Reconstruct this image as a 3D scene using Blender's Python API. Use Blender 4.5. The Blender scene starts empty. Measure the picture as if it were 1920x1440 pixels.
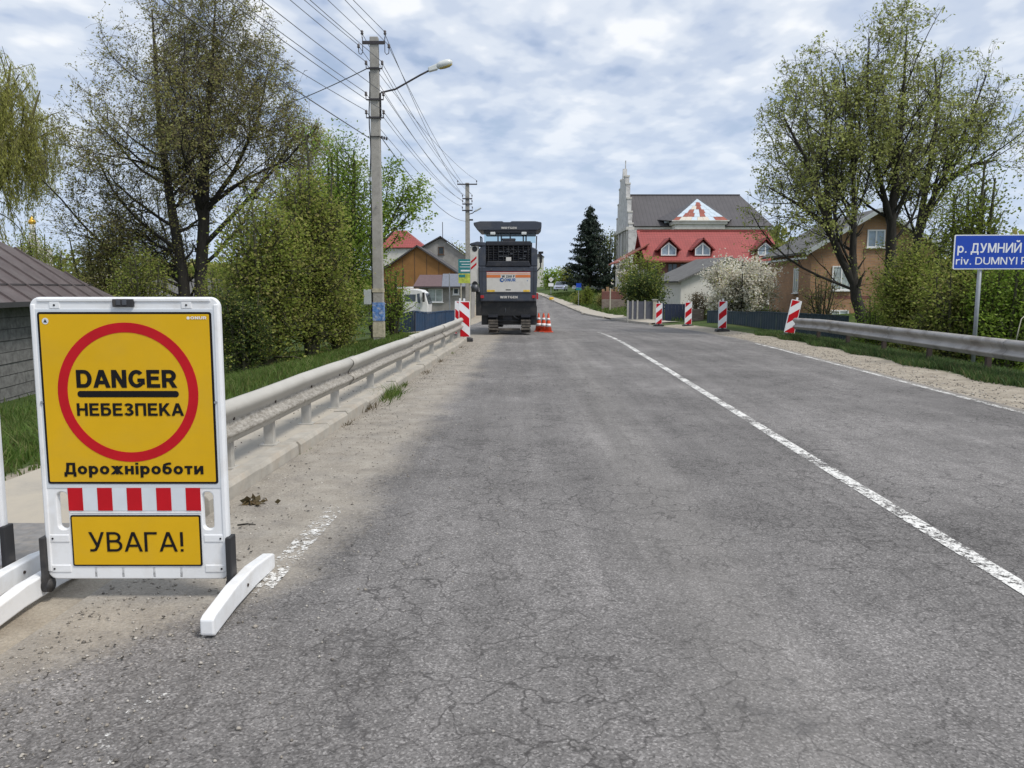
import bpy, math, random
import numpy as np
R = math.radians
SC = bpy.context.scene
COL = SC.collection
# ------------------------------------------------------------------ camera
F, HOR, CAMZ = 1442.0, 540.0, 1.6            # focal length in photo pixels, horizon row, eye height
TH = math.atan((720 - HOR) / F)
cd = bpy.data.cameras.new('camera'); cam = bpy.data.objects.new('camera', cd); COL.objects.link(cam)
cam.location = (0, 0, CAMZ); cam.rotation_euler = (math.pi / 2 - TH, 0, 0)
cd.sensor_width = 36.0; cd.lens = 36.0 * F / 1920.0; cd.clip_start = 0.05; cd.clip_end = 3000
SC.camera = cam
# ------------------------------------------------------------------ world: broken cloud over a pale blue sky
SUN_EL, SUN_AZ = R(56), R(125)                # azimuth measured clockwise from +Y
w = bpy.data.worlds.new('World'); SC.world = w; w.use_nodes = True
nt = w.node_tree; nt.nodes.clear()
def wn(t, **k):
    n = nt.nodes.new(t)
    for a, b in k.items(): setattr(n, a, b)
    return n
sky = wn('ShaderNodeTexSky', sky_type='NISHITA', sun_disc=False)
sky.sun_elevation = SUN_EL; sky.sun_rotation = SUN_AZ; sky.air_density = 1.0; sky.dust_density = 1.5; sky.ozone_density = 1.0
tc = wn('ShaderNodeTexCoord'); sep = wn('ShaderNodeSeparateXYZ'); nt.links.new(tc.outputs['Generated'], sep.inputs[0])
def wm(op, a, b, clamp=False):
    n = wn('ShaderNodeMath', operation=op); n.use_clamp = clamp
    for i, v in enumerate((a, b)):
        if v is None: continue
        if isinstance(v, (int, float)): n.inputs[i].default_value = v
        else: nt.links.new(v, n.inputs[i])
    return n.outputs[0]
zz = wm('ADD', wm('MAXIMUM', sep.outputs[2], 0.0), 0.14)
comb = wn('ShaderNodeCombineXYZ')
nt.links.new(wm('DIVIDE', sep.outputs[0], zz), comb.inputs[0]); nt.links.new(wm('DIVIDE', sep.outputs[1], zz), comb.inputs[1])
mp = wn('ShaderNodeMapping'); nt.links.new(comb.outputs[0], mp.inputs[0]); mp.inputs['Rotation'].default_value = (0, 0, R(-28)); mp.inputs['Scale'].default_value = (1.5, 1.15, 1); mp.inputs['Location'].default_value = (3.1, 1.7, 0)
def wnoise(scale, det, rough, dist):
    n = wn('ShaderNodeTexNoise'); n.inputs['Scale'].default_value = scale; n.inputs['Detail'].default_value = det
    n.inputs['Roughness'].default_value = rough; n.inputs['Distortion'].default_value = dist
    nt.links.new(mp.outputs[0], n.inputs['Vector']); return n.outputs[0]
n1 = wnoise(2.9, 3, 0.45, 0.1); n2 = wnoise(0.7, 2, 0.5, 0.2); n3 = wnoise(6.5, 3, 0.5, 0.15)
def wramp(x, stops):
    r = wn('ShaderNodeValToRGB'); nt.links.new(x, r.inputs[0]); e = r.color_ramp.elements
    while len(e) < len(stops): e.new(0.5)
    for el, (p, c) in zip(e, stops): el.position = p; el.color = (*c, 1) if len(c) == 3 else c
    r.color_ramp.interpolation = 'EASE'
    return r.outputs[0]
cl = wm('ADD', wm('MULTIPLY', n1, 0.62), wm('ADD', wm('MULTIPLY', n2, 0.14), wm('MULTIPLY', n3, 0.24)))
# cloud light: thin grey-blue veil to white billows (values are for background strength 0.1)
cloudcol = wramp(cl, [(0.38, (3.8, 4.55, 6.0)), (0.46, (4.7, 5.35, 6.5)), (0.53, (5.9, 6.4, 7.2)), (0.62, (7.6, 7.8, 8.1))])
cover = wramp(cl, [(0.33, (0.5,) * 3), (0.43, (0.97,) * 3)])
mix = wn('ShaderNodeMixRGB'); nt.links.new(cover, mix.inputs[0]); nt.links.new(sky.outputs[0], mix.inputs[1]); nt.links.new(cloudcol, mix.inputs[2])
# towards the horizon the layers run together into a pale even veil
veil = wramp(sep.outputs[2], [(0.02, (0.85,) * 3), (0.30, (0.0,) * 3)])
mix2 = wn('ShaderNodeMixRGB'); nt.links.new(veil, mix2.inputs[0]); nt.links.new(mix.outputs[0], mix2.inputs[1]); mix2.inputs[2].default_value = (4.6, 5.5, 6.9, 1)
bg = wn('ShaderNodeBackground'); bg.inputs[1].default_value = 0.1; nt.links.new(mix2.outputs[0], bg.inputs[0])
wo = wn('ShaderNodeOutputWorld'); nt.links.new(bg.outputs[0], wo.inputs[0])
sd = bpy.data.lights.new('sun', 'SUN'); sd.energy = 2.3; sd.angle = R(14); sd.color = (1.0, 0.95, 0.88)
so = bpy.data.objects.new('sun', sd); COL.objects.link(so); so.location = (0, 0, 60)
so.rotation_euler = (math.pi / 2 - SUN_EL, 0, math.pi - SUN_AZ)
SC.view_settings.view_transform = 'Standard'; SC.view_settings.look = 'None'
SC.cycles.max_bounces = 6; SC.cycles.diffuse_bounces = 3; SC.cycles.glossy_bounces = 3; SC.cycles.transparent_max_bounces = 6
SC.view_settings.gamma = 1; SC.view_settings.use_curve_mapping = False; SC.view_settings.exposure = 0.36

# ------------------------------------------------------------------ measuring helpers
CT, ST = math.cos(TH), math.sin(TH)
def A(px, py, Y):
    """world x, z of the photo point (px, py) for something standing Y metres ahead"""
    u, v = (px - 960) / F, (py - 720) / F
    t = Y / (CT - v * ST)
    return u * t, CAMZ + (-ST - v * CT) * t
def W(px, py, Y):
    x, z = A(px, py, Y); return (x, Y, z)

# ------------------------------------------------------------------ materials
MATS = {}
def new_mat(name):
    m = bpy.data.materials.new(name); m.use_nodes = True; n = m.node_tree; n.nodes.clear()
    return m, n
class NT:
    def __init__(s, name):
        s.m, s.n = new_mat(name); MATS[name] = s.m
        s.out = s.n.nodes.new('ShaderNodeOutputMaterial'); s.b = s.n.nodes.new('ShaderNodeBsdfPrincipled')
        s.n.links.new(s.b.outputs[0], s.out.inputs[0]); s.tc = s.n.nodes.new('ShaderNodeTexCoord')
    def link(s, a, b): s.n.links.new(a, b)
    def put(s, inp, v):
        if isinstance(v, (int, float)): inp.default_value = v
        elif isinstance(v, tuple): inp.default_value = (*v, 1) if len(v) == 3 and len(inp.default_value) == 4 else v
        else: s.link(v, inp)
    def math(s, op, a, b=None, clamp=False):
        n = s.n.nodes.new('ShaderNodeMath'); n.operation = op; n.use_clamp = clamp
        s.put(n.inputs[0], a)
        if b is not None: s.put(n.inputs[1], b)
        return n.outputs[0]
    def mapping(s, src, scale=(1, 1, 1), rot=(0, 0, 0)):
        n = s.n.nodes.new('ShaderNodeMapping'); s.link(src, n.inputs[0]); n.inputs['Scale'].default_value = scale; n.inputs['Rotation'].default_value = rot
        return n.outputs[0]
    def noise(s, scale, det=4, rough=0.55, dist=0.0, vec=None, col=False):
        n = s.n.nodes.new('ShaderNodeTexNoise'); s.link(vec or s.tc.outputs['Object'], n.inputs['Vector'])
        n.inputs['Scale'].default_value = scale; n.inputs['Detail'].default_value = det; n.inputs['Roughness'].default_value = rough; n.inputs['Distortion'].default_value = dist
        return n.outputs[1 if col else 0]
    def voro(s, scale, feature='F1', vec=None, out='Distance', rnd=1.0):
        n = s.n.nodes.new('ShaderNodeTexVoronoi'); n.feature = feature; s.link(vec or s.tc.outputs['Object'], n.inputs['Vector'])
        n.inputs['Scale'].default_value = scale; n.inputs['Randomness'].default_value = rnd
        return n.outputs[out]
    def ramp(s, x, stops, interp='LINEAR'):
        n = s.n.nodes.new('ShaderNodeValToRGB'); s.link(x, n.inputs[0]); e = n.color_ramp.elements; n.color_ramp.interpolation = interp
        while len(e) < len(stops): e.new(0.5)
        for el, (p, c) in zip(e, stops):
            el.position = p
            if isinstance(c, (int, float)): c = (c, c, c)
            el.color = (*c, 1)
        return n.outputs[0]
    def mix(s, f, a, b, mode='MIX'):
        n = s.n.nodes.new('ShaderNodeMixRGB'); n.blend_type = mode
        s.put(n.inputs[0], f); s.put(n.inputs[1], a); s.put(n.inputs[2], b); return n.outputs[0]
    def bump(s, h, strength=0.3, dist=0.02):
        n = s.n.nodes.new('ShaderNodeBump'); n.inputs['Strength'].default_value = strength; n.inputs['Distance'].default_value = dist
        s.link(h, n.inputs['Height']); s.link(n.outputs[0], s.b.inputs['Normal'])
    def fin(s, col, rough=0.7, metal=0.0, spec=None):
        s.put(s.b.inputs['Base Color'], col); s.put(s.b.inputs['Roughness'], rough); s.b.inputs['Metallic'].default_value = metal
        if spec is not None: s.b.inputs['Specular IOR Level'].default_value = spec
        return s.m
def plain(name, c, rough=0.6, metal=0.0, var=0.12, scale=6.0, bump=0.0, dirt=None, dirt_amt=0.35, spec=None):
    """a paint, plastic, plaster or metal: the colour, uneven by var, with patches of dirt"""
    t = NT(name)
    n = t.noise(scale, 5, 0.6)
    lo = tuple(x * (1 - var) for x in c); hi = tuple(min(1, x * (1 + var)) for x in c)
    col = t.ramp(n, [(0.3, lo), (0.7, hi)])
    if dirt:
        d = t.noise(scale * 0.6 + 1.3, 6, 0.65, 0.6)
        col = t.mix(t.math('MULTIPLY', t.ramp(d, [(0.48, 0.0), (0.68, 1.0)]), dirt_amt), col, dirt)
    if bump: t.bump(t.noise(scale * 5, 4), bump, 0.01)
    return t.fin(col, rough, metal, spec)
def leafmat(name, cols, trans=0.35):
    t = NT(name)
    g = t.n.nodes.new('ShaderNodeNewGeometry')
    st = [(i / max(1, len(cols) - 1), c) for i, c in enumerate(cols)]
    col = t.ramp(g.outputs['Random Per Island'], st)
    big = t.noise(0.7, 2)
    col = t.mix(1.0, col, t.ramp(big, [(0.3, 0.72), (0.7, 1.2)]), 'MULTIPLY')
    t.fin(col, 0.6, 0, 0.25)
    tr = t.n.nodes.new('ShaderNodeBsdfTranslucent'); t.link(col, tr.inputs[0])
    mx = t.n.nodes.new('ShaderNodeMixShader'); mx.inputs[0].default_value = trans
    t.link(t.b.outputs[0], mx.inputs[1]); t.link(tr.outputs[0], mx.inputs[2]); t.link(mx.outputs[0], t.out.inputs[0])
    return t.m
def barkmat(name, c1, c2):
    t = NT(name); v = t.mapping(t.tc.outputs['Object'], (9, 9, 1.6))
    n = t.noise(1.6, 6, 0.7, vec=v)
    t.bump(n, 0.6, 0.03)
    return t.fin(t.ramp(n, [(0.3, c1), (0.7, c2)]), 0.9)
def glassmat(name, c=(0.03, 0.04, 0.05)):
    t = NT(name); n = t.noise(2.0, 3)
    return t.fin(t.ramp(n, [(0.3, c), (0.7, tuple(x * 2.2 + 0.01 for x in c))]), 0.08, 0, 0.6)
def seethrough(name, tint=(0.75, 0.85, 0.88)):
    t = NT(name); tr = t.n.nodes.new('ShaderNodeBsdfTransparent'); tr.inputs[0].default_value = (*tint, 1)
    g = t.n.nodes.new('ShaderNodeBsdfGlossy'); g.inputs['Roughness'].default_value = 0.05
    fr = t.n.nodes.new('ShaderNodeFresnel'); fr.inputs[0].default_value = 1.45
    mx = t.n.nodes.new('ShaderNodeMixShader'); t.link(fr.outputs[0], mx.inputs[0]); t.link(tr.outputs[0], mx.inputs[1]); t.link(g.outputs[0], mx.inputs[2]); t.link(mx.outputs[0], t.out.inputs[0])
    return t.m

# ------------------------------------------------------------------ mesh helpers
class MB:
    def __init__(s): s.v = []; s.f = []
    def add(s, vs, fs):
        o = len(s.v); s.v += [tuple(p) for p in vs]; s.f += [tuple(i + o for i in q) for q in fs]; return s
    def box(s, x0, x1, y0, y1, z0, z1):
        return s.add([(x0, y0, z0), (x1, y0, z0), (x1, y1, z0), (x0, y1, z0), (x0, y0, z1), (x1, y0, z1), (x1, y1, z1), (x0, y1, z1)],
                     [(0, 3, 2, 1), (4, 5, 6, 7), (0, 1, 5, 4), (1, 2, 6, 5), (2, 3, 7, 6), (3, 0, 4, 7)])
    def bar(s, a, b, wx, wz, up=(0, 0, 1)):
        """a square bar from a to b"""
        a, b, up = map(np.array, (a, b, up)); d = (b - a) / np.linalg.norm(b - a)
        if abs(np.dot(d, up)) > 0.95: up = np.array((0, 1.0, 0))
        r = np.cross(d, up); r = r / np.linalg.norm(r); u = np.cross(r, d)
        vs = []
        for p in (a, b):
            for i, j in ((-1, -1), (1, -1), (1, 1), (-1, 1)): vs.append(tuple(p + r * i * wx / 2 + u * j * wz / 2))
        return s.add(vs, [(0, 1, 2, 3), (7, 6, 5, 4), (0, 4, 5, 1), (1, 5, 6, 2), (2, 6, 7, 3), (3, 7, 4, 0)])
    def tube(s, pts, r, k=8, cap=True):
        pts = [np.array(p, float) for p in pts]; n = len(pts); rs = r if isinstance(r, (list, tuple)) else [r] * n
        o = len(s.v); prev = None
        for i, p in enumerate(pts):
            d = pts[min(i + 1, n - 1)] - pts[max(i - 1, 0)]; d = d / (np.linalg.norm(d) + 1e-9)
            if prev is None: a = np.cross(d, (0, 0, 1.0) if abs(d[2]) < 0.9 else (1.0, 0, 0))
            else: a = prev - d * np.dot(prev, d)
            a = a / (np.linalg.norm(a) + 1e-9); prev = a; b = np.cross(d, a)
            for j in range(k):
                t = 2 * math.pi * j / k; s.v.append(tuple(p + (a * math.cos(t) + b * math.sin(t)) * rs[i]))
        for i in range(n - 1):
            for j in range(k):
                j2 = (j + 1) % k; s.f.append((o + i * k + j, o + i * k + j2, o + (i + 1) * k + j2, o + (i + 1) * k + j))
        if cap: s.f.append(tuple(o + j for j in range(k))[::-1]); s.f.append(tuple(o + (n - 1) * k + j for j in range(k)))
        return s
    def lathe(s, prof, k=16, c=(0, 0, 0)):
        """(radius, height) pairs turned round the z axis"""
        o = len(s.v); n = len(prof)
        for r, z in prof:
            for j in range(k):
                t = 2 * math.pi * j / k; s.v.append((c[0] + r * math.cos(t), c[1] + r * math.sin(t), c[2] + z))
        for i in range(n - 1):
            for j in range(k):
                j2 = (j + 1) % k; s.f.append((o + i * k + j, o + i * k + j2, o + (i + 1) * k + j2, o + (i + 1) * k + j))
        s.f.append(tuple(o + j for j in range(k))[::-1]); s.f.append(tuple(o + (n - 1) * k + j for j in range(k))); return s
    def prism(s, poly, y0, y1, axis='y'):
        """an outline in (x, z) pushed from y0 to y1 (axis 'y'), or in (y, z) from x0 to x1 (axis 'x'), or in (x, y) in z"""
        n = len(poly); vs = []
        for yy in (y0, y1):
            for a, b in poly: vs.append((a, yy, b) if axis == 'y' else (yy, a, b) if axis == 'x' else (a, b, yy))
        fs = [tuple(range(n)), tuple(range(2 * n - 1, n - 1, -1))] + [(i, n + i, n + (i + 1) % n, (i + 1) % n) for i in range(n)]
        return s.add(vs, fs)
    def slab(s, quad, th):
        """a sheet with four (or more) corners and a thickness against its normal"""
        q = [np.array(p, float) for p in quad]; nrm = np.cross(q[1] - q[0], q[-1] - q[0]); nrm = nrm / np.linalg.norm(nrm)
        n = len(q); vs = [tuple(p) for p in q] + [tuple(p - nrm * th) for p in q]
        return s.add(vs, [tuple(range(n)), tuple(range(2 * n - 1, n - 1, -1))] + [((i + 1) % n, i, n + i, n + (i + 1) % n) for i in range(n)])
    def build(s, name, mat, parent=None, smooth=False, bevel=0.0, seg=2, recalc=True):
        me = bpy.data.meshes.new(name); me.from_pydata(s.v, [], s.f)
        if recalc:
            import bmesh
            bm = bmesh.new(); bm.from_mesh(me); bmesh.ops.recalc_face_normals(bm, faces=bm.faces); bm.to_mesh(me); bm.free()
        return link(name, me, mat, parent, smooth, bevel, seg)
def link(name, me, mat, parent=None, smooth=False, bevel=0.0, seg=2):
    if mat is not None: me.materials.append(MATS[mat] if isinstance(mat, str) else mat)
    if smooth:
        me.polygons.foreach_set('use_smooth', [True] * len(me.polygons))
    o = bpy.data.objects.new(name, me); COL.objects.link(o)
    if smooth == 'auto':
        try: me.set_sharp_from_angle(angle=R(38))
        except Exception: pass
    if bevel:
        md = o.modifiers.new('bevel', 'BEVEL'); md.width = bevel; md.segments = seg; md.limit_method = 'ANGLE'; md.angle_limit = R(40); md.harden_normals = False
    if parent is not None: o.parent = parent
    return o
def fast_mesh(name, V, Fq):
    """V (n,3), Fq (m,k) numpy arrays -> mesh"""
    me = bpy.data.meshes.new(name); n, (m, k) = len(V), Fq.shape
    me.vertices.add(n); me.vertices.foreach_set('co', np.ascontiguousarray(V, np.float32).ravel())
    me.loops.add(m * k); me.loops.foreach_set('vertex_index', np.ascontiguousarray(Fq, np.int32).ravel())
    me.polygons.add(m); me.polygons.foreach_set('loop_start', np.arange(0, m * k, k, dtype=np.int32))
    me.update(calc_edges=True); return me
def tag(o, label=None, cat=None, group=None, kind=None):
    if label: o['label'] = label
    if cat: o['category'] = cat
    if group: o['group'] = group
    if kind: o['kind'] = kind
    return o
def thing(name, label, cat, loc=(0, 0, 0), rz=0.0, group=None):
    o = bpy.data.objects.new(name, None); COL.objects.link(o); o.empty_display_size = 0.2
    o.location = loc; o.rotation_euler = (0, 0, rz); return tag(o, label, cat, group)
def copy_tree(o, parent=None):
    c = o.copy(); COL.objects.link(c); c.parent = parent
    for ch in list(o.children): copy_tree(ch, c)
    return c
def arc(cx, cy, rx, ry, a0, a1, n=14): return [(cx + rx * math.cos(R(a0 + (a1 - a0) * i / n)), cy + ry * math.sin(R(a0 + (a1 - a0) * i / n))) for i in range(n + 1)]
def glyph(c, w):
    """centre lines of one sign letter, capitals 1 high, for stroke width w: (advance, lowest, highest, strokes)"""
    h = w / 2; X = .72
    st = lambda x, a=0, b=1: [(x, a), (x, b)]
    def bowl(x0, y0, y1, W_, k=.45): m = x0 + (W_ - x0) * k; return [(x0, y1)] + arc(m, (y0 + y1) / 2, W_ - h - m, (y1 - y0) / 2, 90, -90) + [(x0, y0)]
    c = {'Н': 'H', 'Е': 'E', 'А': 'A', 'К': 'K', 'О': 'O', 'Т': 'T', 'І': 'I', 'М': 'M', 'Р': 'P', 'В': 'B'}.get(c, c)
    if c == ' ': return .30, 0, 1, []
    if c == '.': return w + .06, 0, 1, [[(h + .03, 0), (h + .03, w * 1.05)]]
    if c == '!': return w + .08, 0, 1, [[(h + .04, .27), (h + .04, 1)], [(h + .04, 0), (h + .04, w * 1.05)]]
    if c == 'D': return .74, 0, 1, [st(h), bowl(h, h, 1 - h, .74, .42)]
    if c == 'A': return .76, 0, 1, [[(h * .8 - .04, -.1), (.38, 1.02)], [(.76 - h * .8 + .04, -.1), (.38, 1.02)], [(.2, .30), (.56, .30)]]
    if c == 'N': return .72, 0, 1, [st(h), st(.72 - h), [(h * .7, 1.1), (.72 - h * .7, -.1)]]
    if c == 'G': return .78, 0, 1, [arc(.39, .5, .39 - h, .5 - h, 42, 318, 24), [(.78 - h, .52), (.78 - h, .18)], [(.43, .52 - h), (.78, .52 - h)]]
    if c == 'E': return .64, 0, 1, [st(h), [(h, 1 - h), (.62, 1 - h)], [(h, .53), (.58, .53)], [(h, h), (.64, h)]]
    if c == 'F': return .60, 0, 1, [st(h), [(h, 1 - h), (.60, 1 - h)], [(h, .52), (.54, .52)]]
    if c == 'R': return .73, 0, 1, [st(h), bowl(h, .44, 1 - h, .68, .45), [(.36, .46), (.66, -.1)]]
    if c == 'P': return .66, 0, 1, [st(h), bowl(h, .42, 1 - h, .66, .45)]
    if c == 'B': return .68, 0, 1, [st(h), bowl(h, .53, 1 - h, .62, .5), bowl(h, h, .53, .68, .5)]
    if c == 'Б': return .68, 0, 1, [st(h), [(h, 1 - h), (.60, 1 - h)], bowl(h, h, .58, .68, .5)]
    if c == 'H': return .72, 0, 1, [st(h), st(.72 - h), [(h, .51), (.72 - h, .51)]]
    if c == 'П': return .72, 0, 1, [st(h), st(.72 - h), [(h, 1 - h), (.72 - h, 1 - h)]]
    if c == 'Г': return .56, 0, 1, [st(h), [(h, 1 - h), (.56, 1 - h)]]
    if c == 'З': return .62, 0, 1, [arc(.29, .745, .27 - h * .7, .255 - h, 160, -80), arc(.29, .27, .33 - h, .27 - h, 80, -160), [(.2, .52), (.36, .52)]]
    if c == 'K': return .72, 0, 1, [st(h), [(h, .30), (.66, 1.1)], [(.28, .58), (.70, -.1)]]
    if c == 'У': return .70, 0, 1, [[(h * .6, 1.1), (.38, .30)], [(.70 - h * .5, 1.1), (.40, .28), (.30, .09), (.20, h), (.06, h)]]
    if c == 'Y': return .70, 0, 1, [[(h * .4, 1.1), (.35, .42)], [(.70 - h * .4, 1.1), (.35, .42)], [(.35, 0), (.35, .48)]]
    if c == 'O': return .80, 0, 1, [arc(.40, .5, .40 - h, .5 - h, 0, 360, 28)]
    if c == '0': return .58, 0, 1, [arc(.29, .5, .29 - h, .5 - h, 0, 360, 24)]
    if c == '2': return .60, 0, 1, [arc(.29, .72, .28 - h, .28 - h, 170, -30) + [(h, h * 1.6)], [(0, h), (.60, h)]]
    if c == 'T': return .66, 0, 1, [st(.33), [(0, 1 - h), (.66, 1 - h)]]
    if c == 'I': return w + .02, 0, 1, [st(h + .01)]
    if c == 'M': return .86, 0, 1, [st(h), st(.86 - h), [(h, 1.1), (.43, .06)], [(.86 - h, 1.1), (.43, .06)]]
    if c == 'W': return 1.02, 0, 1, [[(h * .4, 1.1), (.28, -.08)], [(.25, -.08), (.51, 1.05)], [(.51, 1.05), (.77, -.08)], [(1.02 - h * .4, 1.1), (.74, -.08)]]
    if c == 'U': return .72, 0, 1, [[(h, 1)] + arc(.36, .36, .36 - h, .36 - h, 180, 360) + [(.72 - h, 1)]]
    if c in 'ИЙ': return .74, 0, 1.4, [st(h), st(.74 - h), [(h * .7, -.02), (.74 - h * .7, 1.02)]] + ([arc(.37, 1.30, .14, .14, 190, 350, 8)] if c == 'Й' else [])
    if c == 'Д': return .80, -.20, 1, [[(0, h), (.80, h)], [(h * .9, h), (h * .9, -.3)], [(.80 - h * .9, h), (.80 - h * .9, -.3)], [(.17, 0), (.25, .6), (.26, 1)], [(.20, 1 - h), (.68, 1 - h)], [(.66, 0), (.66, 1)]]
    x = .73
    if c == 'о': return .64, 0, 1, [arc(.32, x / 2, .32 - h, x / 2 - h, 0, 360, 24)]
    if c in 'рp': return .64, -.28, 1, [[(h, -.28), (h, x)], arc(.33, x / 2, .31 - h, x / 2 - h, 0, 360, 24)]
    if c == 'ж': return .84, 0, x, [st(.42, 0, x), [(.42, .33), (h * .8 - .02, x + .08)], [(.42, .40), (h * .6 - .04, -.08)], [(.42, .33), (.86 - h * .8, x + .08)], [(.42, .40), (.88 - h * .6, -.08)]]
    if c == 'н': return .60, 0, 1, [st(h, 0, x), st(.60 - h, 0, x), [(h, .38), (.60 - h, .38)]]
    if c in 'іi': return w + .02, 0, 1.02, [st(h + .01, 0, x), [(h + .01, .83), (h + .01, 1.0)]]
    if c == 'б': return .64, 0, 1.02, [arc(.32, .34, .32 - h, .34 - h, 0, 360, 24), [(h, .34), (h + .01, .58), (.16, .80), (.34, .90), (.60, .95)]]
    if c == 'т': return .54, 0, x, [st(.27, 0, x), [(0, x - h), (.54, x - h)]]
    if c == 'и': return .62, 0, x, [st(h, 0, x), st(.62 - h, 0, x), [(h * .7, -.02), (.62 - h * .7, x + .02)]]
    if c == 'r': return .42, 0, x, [st(h, 0, x), arc(.36, .40, .36 - h, .33 - h * .9, 165, 75, 6)]
    if c == 'v': return .56, 0, x, [[(h * .4, x + .1), (.28, -.04)], [(.56 - h * .4, x + .1), (.28, -.04)]]
    return .5, 0, 1, []
def text_mesh(s, width, cap, w, depth=0.001, gap=.13):
    """a line of sign letters as flat geometry facing -y, lower left at 0,0, capitals cap metres tall, the line width metres long"""
    V_, F_ = [], []; x = 0.0; lay = 0
    def clip(P, i, lim, sg):
        o = []
        for a in range(len(P)):
            p, q = P[a], P[(a + 1) % len(P)]; ip, iq = (p[i] - lim) * sg >= 0, (q[i] - lim) * sg >= 0
            if ip: o.append(p)
            if ip != iq: t = (lim - p[i]) / (q[i] - p[i]); o.append((p[0] + (q[0] - p[0]) * t, p[1] + (q[1] - p[1]) * t))
        return o
    for ch in s:
        adv, lo, hi, strokes = glyph(ch, w)
        for k, pl in enumerate(strokes):
            p = np.array(pl, float); d = np.diff(p, axis=0); d /= np.linalg.norm(d, axis=1, keepdims=True) + 1e-9; n = np.stack([-d[:, 1], d[:, 0]], 1)
            closed = np.linalg.norm(p[0] - p[-1]) < 1e-6; nn = np.zeros_like(p); nn[:-1] += n; nn[1:] += n
            if closed: nn[0] = nn[-1] = n[0] + n[-1]
            L_ = np.linalg.norm(nn, axis=1, keepdims=True); nn = nn / L_; cs = np.ones(len(p)); cs[:-1] = np.abs((nn[:-1] * n).sum(1)); cs[-1] = abs((nn[-1] * n[-1]).sum())
            off = nn * (w / 2 / np.maximum(cs, .5))[:, None]; lf, rt = p + off, p - off
            for i in range(len(p) - 1):
                Q = [tuple(rt[i]), tuple(rt[i + 1]), tuple(lf[i + 1]), tuple(lf[i])]; Q = clip(clip(Q, 1, lo, 1), 1, hi, -1)
                if len(Q) < 3: continue
                b = len(V_); V_ += [(a + x, -depth - .00008 * k, c_) for a, c_ in Q]; F_.append(tuple(range(b, b + len(Q))))
        x += adv + (gap if ch != ' ' else 0)
    x -= gap; me = bpy.data.meshes.new('letters'); me.from_pydata([(a / x * width, b, c_ * cap) for a, b, c_ in V_], [], F_); return me
def letters(name, s, mat, parent, x, y, z, width, cap, bold=0.18, depth=0.001, gap=.11):
    o = link(name, text_mesh(s, width, cap, bold, depth, gap), mat, parent); o.location = (x - width / 2, y, z); return o
def curve_plate(name, outlines, y0, th, mat, parent, bevel=0.0):
    """a plate with holes: outlines in (x, z), the first is the rim, the others are holes"""
    c = bpy.data.curves.new(name, 'CURVE'); c.dimensions = '2D'; c.fill_mode = 'BOTH'; c.extrude = th / 2; c.bevel_depth = bevel; c.bevel_resolution = 2
    for pts in outlines:
        sp = c.splines.new('POLY'); sp.points.add(len(pts) - 1); sp.use_cyclic_u = True
        for p, (a, b) in zip(sp.points, pts): p.co = (a, b, 0, 1)
    o = bpy.data.objects.new(name, c); COL.objects.link(o)
    me = bpy.data.meshes.new_from_object(o.evaluated_get(bpy.context.evaluated_depsgraph_get())); bpy.data.objects.remove(o)
    for v in me.vertices:
        a, b, d = v.co; v.co = (a, y0 - d, b)
    me.name = name; me.materials.clear(); return link(name, me, mat, parent)
def rrect(x0, x1, z0, z1, r, k=6):
    pts = []
    for cx, cz, a0 in ((x1 - r, z0 + r, -90), (x1 - r, z1 - r, 0), (x0 + r, z1 - r, 90), (x0 + r, z0 + r, 180)):
        for i in range(k + 1):
            a = R(a0 + 90 * i / k); pts.append((cx + r * math.cos(a), cz + r * math.sin(a)))
    return pts
def circle(cx, cz, r, k=48): return [(cx + r * math.cos(2 * math.pi * i / k), cz + r * math.sin(2 * math.pi * i / k)) for i in range(k)]
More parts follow.
